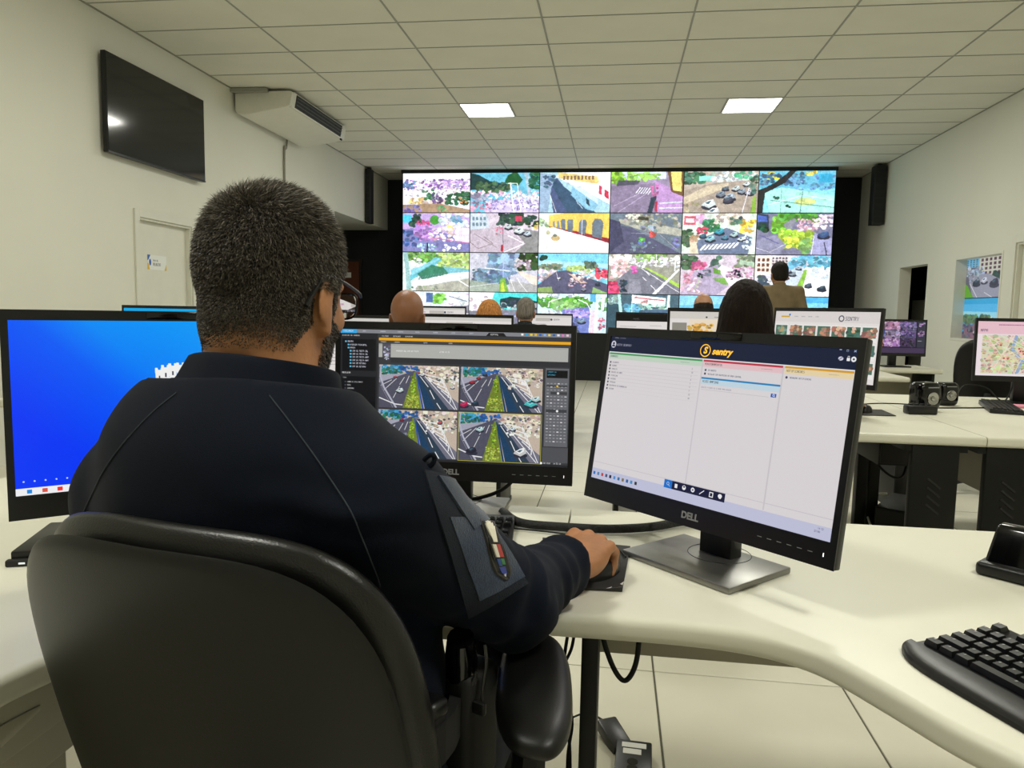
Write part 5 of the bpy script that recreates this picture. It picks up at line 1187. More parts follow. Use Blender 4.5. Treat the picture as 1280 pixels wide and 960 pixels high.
def hand(F, wrist, d, up, side, curl=(.5, .8, .6), spread=.02, sc=1.0, thumb=1.0, grip=None):
    # side: +1 right hand (thumb to the left of the hand), -1 left hand
    d = Vector(d).normalized(); up = Vector(up); up = (up - d * up.dot(d)).normalized(); r = d.cross(up)   # r points right
    w = Vector(wrist); P = lambda f, rr, u: w + (d * f + r * rr + up * u) * sc
    F.cap(P(-.06, 0, 0), P(0, 0, 0), .028 * sc, .026 * sc, .01)
    R = np.array([[r.x, d.x, up.x], [r.y, d.y, up.y], [r.z, d.z, up.z]])
    F.ell(P(.045, 0, -.002), (.040 * sc, .055 * sc, .018 * sc), R, .015)
    F.ell(P(.03, side * .022, -.006), (.018 * sc, .035 * sc, .018 * sc), R, .012)
    bases = [(-.030, .088, .082, .0092), (-.010, .094, .090, .0095), (.011, .090, .084, .0090), (.030, .080, .066, .0080)]
    for i, (x, f, L, rad) in enumerate(bases):
        x *= side; f0 = P(f * .35, x * .8, .003); b = P(f, x, .004); F.cap(f0, b, .010 * sc, rad * 1.18 * sc, .006)
        a = 0; p = b; fr = (.46, .30, .24); sp = x * spread / .03
        cs = curl[i] if isinstance(curl[0], (tuple, list)) else curl
        for j in range(3):
            a += cs[j]; q = p + (d * math.cos(a) * 1 + r * (sp * 4 * math.cos(a) * .25) - up * math.sin(a)) * (L * fr[j] * sc)
            F.cap(p, q, rad * (1 - .07 * j) * sc, rad * (1 - .07 * (j + 1)) * sc, .002); p = q
    t0 = P(.018, -side * .022, -.006); t1 = P(.052, -side * .046, -.012 * thumb); t2 = P(.082, -side * .052, -.020 * thumb); t3 = P(.104, -side * .046, -.028 * thumb)
    F.cap(t0, t1, .015 * sc, .012 * sc, .008); F.cap(t1, t2, .011 * sc, .010 * sc, .002); F.cap(t2, t3, .010 * sc, .008 * sc, .002)

def hair_strands(name, head, V, Q, region, length, m, parent, n, width=.0005, seed=1, lean=None):
    rng = np.random.default_rng(seed); c = V[Q].mean(1); L = head.local(c)
    N = np.cross(V[Q[:, 2]] - V[Q[:, 0]], V[Q[:, 3]] - V[Q[:, 1]]); A = np.linalg.norm(N, axis=1) + 1e-12; N = N / A[:, None]
    w = A * region(L); w = w / w.sum(); pick = rng.choice(len(Q), n, p=w)
    uv = rng.random((n, 2)); a, b, cc, d = (V[Q[pick, i]] for i in range(4)); u, v = uv[:, :1], uv[:, 1:]
    P = (a * (1 - u) + b * u) * (1 - v) + (d * (1 - u) + cc * u) * v; Np = N[pick]; Lp = head.local(P)
    ln = length(Lp) * rng.uniform(.6, 1.15, n)
    D = lean(Lp) if lean is not None else np.zeros_like(P); D = D @ head.Rn.T
    dr = Np * .8 + D + rng.normal(0, .28, P.shape); dr /= np.linalg.norm(dr, axis=1, keepdims=True)
    sd = np.cross(dr, rng.normal(0, 1, P.shape)); sd /= np.linalg.norm(sd, axis=1, keepdims=True) + 1e-9
    mid = P + dr * ln[:, None] * .55; d2 = dr + D * .6 + rng.normal(0, .12, P.shape); d2 /= np.linalg.norm(d2, axis=1, keepdims=True)
    tip = mid + d2 * ln[:, None] * .45; W = width * rng.uniform(.7, 1.3, (n, 1))
    P0 = P - Np * .001
    VV = np.stack([P0 - sd * W, P0 + sd * W, mid + sd * W * .7, mid - sd * W * .7, tip], 1).reshape(-1, 3)
    o = np.arange(n)[:, None] * 5
    T = np.concatenate([o + np.array([[0, 1, 2]]), o + np.array([[0, 2, 3]]), o + np.array([[3, 2, 4]])])
    ob = np_mesh(name, VV, T, m, parent, False)
    ob['kind'] = 'stuff'
    return ob

# ------------------------------------------------------------------ the seated officer
def hair_mat(name, c1, c2, rough=.5):
    m = bpy.data.materials.new(name); m.use_nodes = True; nt = m.node_tree; b = nt.nodes['Principled BSDF']
    g = nt.nodes.new('ShaderNodeNewGeometry'); r = nt.nodes.new('ShaderNodeValToRGB')
    nt.links.new(g.outputs['Random Per Island'], r.inputs[0]); e = r.color_ramp.elements
    e[0].color = (*rgb(c1), 1); e[1].color = (*rgb(c2), 1); e[1].position = 1.0
    e2 = r.color_ramp.elements.new(.62); e2.color = (*[x * .75 + y * .25 for x, y in zip(rgb(c1), rgb(c2))], 1)
    nt.links.new(r.outputs[0], b.inputs['Base Color']); b.inputs['Roughness'].default_value = rough; b.inputs['Specular IOR Level'].default_value = .4
    return m
OFF = thing('person', 'seated man from behind in a dark navy uniform shirt, with short greying hair and glasses', 'person', (-.38, .84, 0))
OFFI = Matrix.Translation((.38, -.84, 0))
def attach(o): o.matrix_parent_inverse = OFFI; return o
H = Head((-.420, .885, 1.232), 9, 12, .93, roll=-2)
shR, elR, wrR = Vector((-.247, .770, .975)), Vector((-.124, .912, .829)), Vector((-.062, 1.160, .797))
shL, elL, wrL = Vector((-.612, .880, .945)), Vector((-.675, 1.02, .80)), Vector((-.50, 1.22, .795))
pel = Vector((-.355, .825, .58)); chest = Vector((-.440, .835, .93)); belly = Vector((-.378, .85, .74))
tr, tf = Vector((.958, -.287, 0)), Vector((.287, .958, 0))
Rt = np.array([[tr.x, tf.x, 0], [tr.y, tf.y, 0], [0, 0, 1]])
X = axis(-.86, .10, .007, ((-.53, -.31, .0032), (-.10, .09, .0030)))
Y = axis(.60, 1.45, .007, ((.77, 1.02, .0032), (1.15, 1.40, .0030)))
Z = axis(.48, 1.40, .008, ((.735, .85, .0030), (1.09, 1.38, .0032)))
F = Field(X, Y, Z)
F.cap(H.p(0, -.03, -.06), (-.425, .84, 1.06), .058, .062, .03)
H.fill(F)
F.ell(H.p(0, -.058, -.075), (.050, .030, .030), H.Rn, .03)
F.cap(H.p(0, .0, -.08), (-.42, .86, 1.05), .054, .056, .03)
def torso(F, g, k=.05):
    F.ell(chest, (.185 + g, .125 + g, .20 + g), Rt, k); F.ell(belly, (.178 + g, .145 + g, .17 + g), Rt, k); F.ell(pel, (.175 + g, .135 + g, .13 + g), Rt, k)
    F.ell(chest + Vector((0, 0, .095)) - tf * .012, (.165 + g, .095 + g, .085 + g), Rt, k)
    F.cap(shL, shR, .058 + g, .058 + g, k)
    for sh in (shL, shR): F.cap(Vector((-.425, .84, 1.085)), sh + Vector((0, 0, .012)), .048 + g, .050 + g, .04)
torso(F, -.012)
for sh, el, wr in ((shR, elR, wrR), (shL, elL, wrL)):
    F.cap(sh, el, .054, .045, .03); F.cap(el, wr, .044, .029, .02)
hand(F, wrR, (.36, .93, .06), (.10, .0, 1), 1, ((.40, .70, .5), (.45, .8, .55), (.55, .9, .6), (.62, 1.0, .6)), .014, 1.16, .9)
hand(F, wrL, (.55, .83, -.02), (0, 0, 1), -1, (.3, .45, .35), .02, 1.05)
V, Q = F.mesh(); V = relax(V, Q, 1, .4)
# clip desk penetration
V[:, 2] = np.where((V[:, 1] > 1.12) & (V[:, 2] < .7465), .7465, V[:, 2])
HV, HQ = V, Q
M_body = mat('skin_officer', 'a9744c', .5, var=.14, vscale=26, bump=.5, bscale=160, bdist=.0012)
body = attach(np_mesh('body', V, Q, M_body, OFF))
# scalp cap following the skull, with short strands on top
def scalp(L):
    x, y, z = L[:, 0], L[:, 1], L[:, 2]
    front = np.interp(y, [-.11, -.05, -.03, .02, .055, .085], [-.092, -.092, -.060, .0, .052, .075])
    r = z > front
    side = (np.abs(x) > .060) & (y > -.02) & (y < .028) & (z > -.045)
    ear = (np.abs(x) > .074) & (y > -.035) & (y < .02) & (z < -.006)
    return ((r | side) & ~ear & (y < .085)).astype(float)
def region_cap(name, head, V, Q, reg, off, m, parent):
    Lc = head.local(V[Q].mean(1)); keep = (reg(Lc) > 0) & (np.linalg.norm(Lc, axis=1) < .16); q = Q[keep]; ids, inv = np.unique(q, return_inverse=True)
    N = vnormals(V, Q)[ids]; Lv = head.local(V[ids]); return np_mesh(name, V[ids] + N * off(Lv)[:, None], inv.reshape(q.shape), m, parent)
M_scalp = mat('scalp_hair', '2a241e', .75, var=.45, vscale=260, bump=1.0, bscale=500, bdist=.0015)
off = lambda L: np.interp(L[:, 2], [-.08, -.03, .03, .09], [.0006, .002, .0045, .007])
def scalp_cap(L):
    r = np.random.default_rng(11).random(len(L)); return scalp(L) * (L[:, 2] > -.070 + .006 * np.sin(L[:, 0] * 300)) * ((np.abs(L[:, 0]) < .068) | (L[:, 1] < -.02) | (L[:, 2] > 0))
hc = attach(region_cap('hair', H, V, Q, scalp_cap, off, M_scalp, OFF)); hc['label'] = 'short greying black hair cropped closer at the sides'
M_hair = hair_mat('hair_strand', '17130f', '9a9080', .45)
def hl(L): return np.interp(L[:, 2], [-.08, -.04, .02, .07, .10], [.0025, .0045, .008, .0145, .017])
def hlean(L): 
    D = np.zeros_like(L); up = np.clip((L[:, 2] - .05) / .05, 0, 1)
    D[:, 1] = .8 * up; D[:, 2] = -.75 * (1 - up); D[:, 0] = .25 * up * np.sign(L[:, 0] + .01); return D
def scalp2(L):
    M2 = L.copy(); M2[:, 2] += .014; return np.maximum(scalp(L), scalp(M2) * .6) * np.interp(L[:, 2], [-.108, -.09, -.074, -.05, .0, .04], [.4, 1.6, 3.4, 1.7, 1.3, 1.0])
st = hair_strands('hair_strands', H, V + vnormals(V, Q) * np.clip(off(H.local(V)), 0, .007)[:, None], Q, lambda L: scalp2(L) * (np.linalg.norm(L, axis=1) < .16), hl, M_hair, OFF, 95000, .00042, 4, hlean)
attach(st); st['kind'] = 'stuff'
def beard(L):
    x, y, z = L[:, 0], L[:, 1], L[:, 2]
    return ((z < np.interp(y, [.0, .05, .09], [-.045, -.05, -.066])) & (z > -.14) & (y > .006) & (np.linalg.norm(L, axis=1) < .15) & ~((np.abs(x) > .075))).astype(float) + ((np.abs(x) > .055) & (y > .012) & (y < .03) & (z > -.05) & (z < -.02))
bd = hair_strands('beard', H, V, Q, beard, lambda L: np.full(len(L), .006), hair_mat('beard_strand', '17130f', '6b6258'), OFF, 9000, .0004, 6, lambda L: np.tile([0, .2, -.9], (len(L), 1)))
attach(bd)
for sx in (-1, 1):
    ir = MB().lathe([(.0002, .0128), (.0055, .0118), (.0060, .0110)], (0, 0, 0), 14, Matrix.Translation(H.p(sx * .031, .082, -.010)) @ H.R.to_4x4() @ Matrix.Rotation(-PI / 2, 4, 'X'))
    attach(ir.build('eye', mat('iris', '2a1a10', .15), OFF))
# glasses
def HP(*a): return Vector(H.p(*a))
for sx in (-1, 1):
    gl = MB(); gl.tube(spline([HP(sx * .080, -.052, -.048), HP(sx * .083, -.034, -.018), HP(sx * .084, -.018, -.001), HP(sx * .081, .03, .004), HP(sx * .076, .085, .002), HP(sx * .070, .104, .0)], 5), [.0028] * 6 + [.0024] * 6 + [.0019] * 14, 8); attach(gl.build('glasses_temple', M_black, OFF, smooth=True))
for sx in (-1, 1):
    rim = []
    for k in range(25):
        a = 2 * PI * k / 24; q = lambda c, e: math.copysign(abs(c) ** e, c)
        rim.append(HP(sx * .036 + .0275 * q(math.cos(a), .6), .109 - .004 * (math.cos(a) * sx) ** 2, -.012 + .019 * q(math.sin(a), .6)))
    attach(MB().tube(rim, .0015, 6, cap=False).build('glasses_rim', mat('dark_rim', '1a1d22', .25, metal=.6), OFF, smooth=True))
    ln = MB(); ln.v = [tuple(p) for p in rim[:-1]] + [tuple(p + (H.R @ Vector((0, .0012, 0)))) for p in rim[:-1]]
    ln.f = [tuple(range(24)), tuple(range(47, 23, -1))] + [(i, (i + 1) % 24, 24 + (i + 1) % 24, 24 + i) for i in range(24)]
    attach(ln.build('glasses_lens', M_glass, OFF))
attach(MB().tube([HP(-.010, .110, -.006), HP(0, .114, -.003), HP(.010, .110, -.006)], .0014, 6).build('glasses_bridge', M_metal, OFF, smooth=True))

# shirt
X = axis(-.90, .06, .0055); Y = axis(.58, 1.30, .0055); Z = axis(.47, 1.16, .0055)
F = Field(X, Y, Z)
torso(F, .014, .055)
def sleeve(F, sh, el, wr, kk=.03):
    F.cap(sh, el, .069, .061, kk); m = el.lerp(wr, .5)
    F.cap(el, m, .058, .047, .02); F.cap(m, el.lerp(wr, .88), .046, .044, .02); F.cap(el.lerp(wr, .80), el.lerp(wr, .95), .046, .049, .006)
sleeve(F, shR, elR, wrR); sleeve(F, shL, elL, wrL)
F.cap(H.p(0, -.03, -.06), (-.425, .835, 1.03), .045, .085, .04)
ax = (wrR - elR).normalized(); F2 = F.F
def cutcap(p, n, R_):
    d = (F.X[:, None, None] - p.x) * n.x + (F.Y[None, :, None] - p.y) * n.y + (F.Z[None, None, :] - p.z) * n.z
    dist = np.sqrt((F.X[:, None, None] - p.x) ** 2 + (F.Y[None, :, None] - p.y) ** 2 + (F.Z[None, None, :] - p.z) ** 2)
    F.F = np.where(dist < R_, np.maximum(F.F, d), F.F)
cutcap(wrR - ax * .028, ax, .12); axL = (wrL - elL).normalized(); cutcap(wrL - axL * .01, axL, .12)
# neckline: open the shirt below the collar and hollow the cuffs
F.cut((-.42, .845, 1.100), (0.03, .22, 1))
F.cap(wrR - ax * .05, wrR + ax * .05, .034, .040, .004, True); F.cap(wrL - axL * .03, wrL + axL * .05, .034, .038, .004, True)
V, Q = F.mesh(); V = relax(V, Q, 2, .5)
N = vnormals(V, Q)
# cloth folds: soft ridges that gather at elbow, armpit and waist
def seg_t(V, a, b):
    a = np.array(a); b = np.array(b); ab = b - a; t = np.clip(((V - a) @ ab) / (ab @ ab), 0, 1.0); d = np.linalg.norm(V - (a + t[:, None] * ab), axis=1); return t, d
disp = np.zeros(len(V)); rng = np.random.default_rng(2)
nz = np.array([noise.noise(Vector(p) * 9.0) for p in V]); nz2 = np.array([noise.noise(Vector((p[0] * 5, p[1] * 5, p[2] * 22))) for p in V])
for (sh, el, wr) in ((shR, elR, wrR), (shL, elL, wrL)):
    t, d = seg_t(V, el, wr); on = np.exp(-(d / .075) ** 4)
    w = on * (np.exp(-((t - .30) / .3) ** 2) + .9 * np.exp(-((t - .85) / .18) ** 2))
    disp += w * .0052 * np.sin(t * 34 + nz * 6 + V[:, 2] * 30) * (.5 + .5 * nz2 * 2)
    t, d = seg_t(V, sh, el); on = np.exp(-(d / .085) ** 4); disp += on * np.exp(-((t - .95) / .25) ** 2) * .0045 * np.sin(t * 26 + nz * 7)
back = np.clip(-(N @ np.array(tf)), 0, 1)
disp += back * .0034 * np.sin(V[:, 2] * 62 + nz * 8 + (V @ np.array(tr)) * 9) * np.clip((V @ np.array(tr) - (-.62)) * 3, 0, 1)
disp += .0022 * nz2 + .0028 * nz
V = V + N * disp[:, None]
V[:, 2] = np.where((V[:, 1] > 1.09) & (V[:, 2] < .7450), .7450, V[:, 2])
shirt = attach(np_mesh('shirt', V, Q, M_shirt, OFF)); shirt['label'] = 'dark navy long-sleeved uniform shirt'
SB = BVHTree.FromPolygons([tuple(p) for p in V], [tuple(q) for q in Q])
def cast(p, d):
    h = SB.ray_cast(Vector(p) - Vector(d) * .25, Vector(d)); return (h[0], h[1]) if h[0] is not None else SB.find_nearest(Vector(p))[:2]
# stand collar
def ringpt(c, rx, ry, a, tilt):
    x, y = rx * math.cos(a), ry * math.sin(a)
    w = Vector((c[0], c[1], c[2])) + tr * x + tf * y; w.z += -tilt * y; return w
cb = MB(); na = 48
prof = [(.000, .118, .108, -.016), (.010, .108, .101, -.004), (.026, .098, .094, .014), (.048, .089, .088, .038), (.0505, .086, .085, .0405), (.048, .083, .082, .038), (.03, .086, .085, .012), (.0, .1, .095, -.016)]
def colfn(u, v):
    k = v * (len(prof) - 1); i = min(int(k), len(prof) - 2); f = k - i; a, b = prof[i], prof[i + 1]
    h, rx, ry, dz = [x * (1 - f) + y * f for x, y in zip(a, b)]
    an = 2 * PI * u - PI / 2
    wob = .002 * math.sin(an * 5 + v * 4)
    return ringpt((-.425 + .004 * h / .05, .842 + .016 * h / .05, 1.088 + dz), rx + wob, ry + wob, an, .22)
attach(cb.grid(colfn, 64, 22).build('collar', M_shirt, OFF, smooth=True, angle=180))
# raglan seams stitched on the back
def seam(pts, d, lift=.0006, r=.0009, m=M_seam, name='seam'):
    P = [];
    for p in spline(pts, 10):
        h, n = cast(p, d); P.append(h + n * lift)
    return attach(MB().tube(P, r, 5).build(name, m, OFF, smooth=True))
bd_ = (tf * 1.0 + Vector((0, 0, -.1))).normalized()
dB = Vector((-.478, .851, -.218)); dS = Vector((-.156, .9385, -.308))
seam([(-0.474, 0.75, 1.102), (-0.505, 0.75, 1.076), (-0.545, 0.75, 1.034), (-0.582, 0.75, 0.989), (-0.605, 0.75, 0.954), (-0.616, 0.75, 0.914)], dB)
seam([(-0.351, 0.72, 1.11), (-0.328, 0.72, 1.079), (-0.298, 0.72, 1.036), (-0.272, 0.72, 0.993), (-0.251, 0.72, 0.947), (-0.231, 0.72, 0.91)], dB)
def lerp(a, b, t): return Vector(a).lerp(Vector(b), t)
def cloth_patch(name, c, m, lift, nu=18, nv=18, bulge=(0, 0), parent=OFF, thick=.0022):
    # c: four corners TL, TR, BR, BL; laid on the sleeve, with a rim of real thickness
    G = []
    for j in range(nv):
        for i in range(nu):
            u, v = i / (nu - 1), j / (nv - 1)
            p = lerp(lerp(c[0], c[1], u), lerp(c[3], c[2], u), v)
            p.x += math.sin(PI * v) * (bulge[0] * (1 - u) + bulge[1] * u)
            h, n = cast(p, dS); G.append((h, n))
    vs = [h + n * (lift + thick) for h, n in G] + [h - n * .002 for h, n in G]
    N_ = nu * nv; f = [(j * nu + i, j * nu + i + 1, (j + 1) * nu + i + 1, (j + 1) * nu + i) for j in range(nv - 1) for i in range(nu - 1)]
    f += [tuple(x + N_ for x in q[::-1]) for q in f]
    ring = [i for i in range(nu)] + [nu * k + nu - 1 for k in range(1, nv)] + [nu * (nv - 1) + k for k in range(nu - 2, -1, -1)] + [nu * k for k in range(nv - 2, 0, -1)]
    f += [(ring[i], ring[(i + 1) % len(ring)], ring[(i + 1) % len(ring)] + N_, ring[i] + N_) for i in range(len(ring))]
    b = MB(); b.v = [tuple(v) for v in vs]; b.f = f
    o = b.build(name, m, parent, smooth=True, angle=50)
    return attach(o) if parent is OFF else o
M_navy2 = mat('navy_pocket_cloth', '0a1424', 0.9, var=.15, vscale=80, bump=.6, bscale=700)
cloth_patch('sleeve_pocket', [(-0.206, 0.82, 1.006), (-0.176, 0.82, 1.004), (-0.088, 0.82, .886), (-0.158, 0.82, 0.842)], M_navy2, .0, bulge=(.002, -.002))
cloth_patch('sleeve_panel', [(-0.180, 0.82, 0.958), (-0.141, 0.82, 0.962), (-0.093, 0.82, .893), (-0.146, 0.82, 0.866)], M_panelcloth, .0012, bulge=(.0, .002))
cloth_patch('pocket_flap', [(-0.194, 0.82, 1.000), (-0.176, 0.82, 1.001), (-0.138, 0.82, 0.958), (-0.156, 0.82, 0.946)], M_panelcloth, .0030)
# enamel style sleeve patch
def pc(u, v): return Vector((-.1425 + .0232 * v + u * .0082 * (1.0 if v < .35 else 1.0 + .28 * (v - .35) / .4 if v < .75 else 1.28 * max(0, 1 - ((v - .75) / .25) ** 2) ** .5), .82, .9585 - .0705 * v))
def plate(name, uv, m, lift, thick=.0016, parent=None):
    P = [cast(pc(u, v), dS) for u, v in uv]; n_ = sum((n for _, n in P), Vector()).normalized()
    base = sum((h for h, _ in P), Vector()) / len(P)
    b = MB(); k = len(P)
    b.v = [tuple(h + n_ * (lift + thick)) for h, _ in P] + [tuple(h + n_ * (lift - .002)) for h, _ in P]
    b.f = [tuple(range(k)), tuple(range(2 * k - 1, k - 1, -1))] + [(i, (i + 1) % k, k + (i + 1) % k, k + i) for i in range(k)]
    o = b.build(name, m, parent or OFF); return attach(o) if parent is None else o
out = [(-1, 0), (1, 0)] + [(1, v / 10) for v in range(1, 11)] + [(-1, v / 10) for v in range(9, 0, -1)]
badge = plate('sleeve_badge', out, mat('badge_rim', '3a3834', .5), .0040, .0022)
badge['label'] = 'long shield-shaped sleeve badge with a white fan and coloured arms'
inn = [(u * .80, .03 + v * .935) for u, v in out]
plate('badge_field', inn, mat('badge_black', '131211', .6), .0055, .0012, badge)
def bp(name, uv, col):
    o = plate(name, uv, mat('badge_' + col, col, .5), .0064, .0010, badge)
fan = [(-.25, .40), (-.55, .16), (-.62, .10), (-.42, .12), (-.45, .055), (-.22, .10), (-.15, .04), (.0, .09), (.12, .045), (.22, .10), (.42, .07), (.40, .13), (.58, .13), (.48, .20), (.25, .40)]
bp('badge_fan', fan, 'e6e0cc')
bp('badge_arms_white', [(-.50, .40), (.02, .40), (.0, .61), (-.40, .61)], 'd8d2c0')
bp('badge_arms_red', [(.04, .40), (.55, .40), (.50, .61), (.02, .61)], 'b03a34')
bp('badge_arms_blue', [(-.42, .62), (.02, .62), (.02, .74), (-.34, .74)], '2a4a8a')
bp('badge_arms_green', [(.04, .62), (.48, .62), (.42, .72), (.04, .72)], '3a7a4c')
bp('badge_ribbon', [(-.38, .77), (.35, .75), (.38, .86), (.15, .90), (-.30, .86)], '33418f')
bp('badge_star', [(-.05, .885), (.22, .875), (.14, .92), (.02, .915)], 'dcd8e0')
# button loop at the shoulder
lp = MB()
h, n = cast((-0.206, 0.82, 1.018), dS); lp.tube(spline([h + n * .002 + Vector((-.006, 0, -.004)), h + n * .009, h + n * .004 + Vector((.008, 0, .0)), h + n * .007 + Vector((.002, 0, -.010)), h + n * .002 + Vector((-.006, 0, -.008))], 6), .0028, 8)
attach(lp.build('shoulder_loop', M_shirt, OFF, smooth=True))
# trousers, shoes
X = axis(-.75, .06, .009); Y = axis(.55, 1.75, .010); Z = axis(.0, .78, .010)
F = Field(X, Y, Z)
F.ell(pel, (.188, .155, .125), Rt, .03)
F.cap(pel + Vector((0, 0, .02)), belly + Vector((0, 0, -.06)), .16, .165, .04)
for sx, kn in ((1, Vector((-.185, 1.27, .565))), (-1, Vector((-.45, 1.33, .56)))):
    hp = pel + tr * .095 * sx + Vector((0, 0, -.02)); F.cap(hp, kn, .105, .080, .03)
    an = kn + Vector((-.01, .08, -.475)); F.cap(kn, an, .066, .050, .03)
    F.cut((0, 0, .06), (0, 0, -1)) if False else None
F.cut((0, 0, .715), (0, 0, 1))
V, Q = F.mesh(); V = relax(V, Q, 1); V[:, 2] = np.where((V[:, 1] > .8) & (V[:, 2] > .69), .69, V[:, 2])
attach(np_mesh('trousers', V, Q, mat('navy_trousers', '0b131d', .85, var=.1, bump=.5, bscale=700), OFF))
for kx, ky in ((-.165, 1.35), (-.46, 1.41)):
    sh = MB()
    def sf(u, v, kx=kx, ky=ky):
        a = 2 * PI * u; e = .5 + .5 * math.sin(a); x = .046 * math.cos(a) * (1 - .15 * math.sin(a)); y = .05 + .135 * math.sin(a)
        z = [0, .025, .05 + .03 * (1 - e), .075 + .05 * (1 - e)][min(int(v * 3 + .01), 3)]; k = [1, 1, .88, .5][min(int(v * 3 + .01), 3)]
        return Vector((kx + x * k, ky + y * k - .02 * (1 - k), z))
    attach(sh.grid(sf, 22, 4).build('shoe', M_leather, OFF, smooth=True, angle=80))
M_clip = mat('dull_clip', '4a4a48', .35, metal=.9)
# duty belt and gear at the right hip
blt = []
for k in range(41):
    a = 2 * PI * k / 40; blt.append(pel + Vector((0, 0, .135)) + tr * .186 * math.cos(a) + tf * .163 * math.sin(a))
bb = MB()
bb.v = [tuple(p + Vector((0, 0, dz)) + (p - pel - Vector((0, 0, .135))).normalized() * dr) for p in blt[:-1] for dz, dr in ((-.024, .004), (.024, .004), (.024, -.01), (-.024, -.01))]
bb.f = [(i * 4 + j, ((i + 1) % 40) * 4 + j, ((i + 1) % 40) * 4 + (j + 1) % 4, i * 4 + (j + 1) % 4) for i in range(40) for j in range(4)]
attach(bb.build('duty_belt', M_rubber, OFF))
RZ = Matrix.Rotation(math.radians(-24), 4, 'Z')
def at(x, y, z): return Matrix.Translation((x, y, z)) @ RZ
attach(MB().cbox((0, 0, 0), (.040, .030, .062), at(-.196, .775, .728)).build('belt_pouch', M_rubber, OFF, bevel=.010, seg=3))
attach(MB().cbox((0, 0, .026), (.043, .033, .022), at(-.196, .775, .728)).build('pouch_flap', M_black, OFF, bevel=.008, seg=3))
attach(MB().tube(spline([(-.214, .770, .764), (-.205, .762, .771), (-.196, .760, .766), (-.188, .762, .758)], 5), .0016, 6).build('pouch_clip', M_clip, OFF, smooth=True))
attach(MB().cbox((0, 0, 0), (.046, .070, .150), at(-.162, .86, .69)).build('holster', M_rubber, OFF, bevel=.014, seg=3))
attach(MB().tube([(-.172, .85, .745), (-.170, .838, .785), (-.168, .822, .815)], [.019, .020, .016], 12).build('pistol_grip', M_gloss, OFF, smooth=True))
attach(MB().tube(spline([(-.142, .84, .80), (-.139, .835, .78), (-.141, .83, .755), (-.143, .83, .735)], 5), .0022, 6).build('key_clip', M_clip, OFF, smooth=True))
attach(MB().cbox((0, 0, 0), (.018, .008, .016), at(-.145, .825, .728)).build('clip_buckle', M_clip, OFF, bevel=.003))
attach(MB().tube(spline([(-.150, .83, .77), (-.156, .828, .75), (-.160, .826, .73)], 5), .0018, 6).build('key_clip', M_clip, OFF, smooth=True))

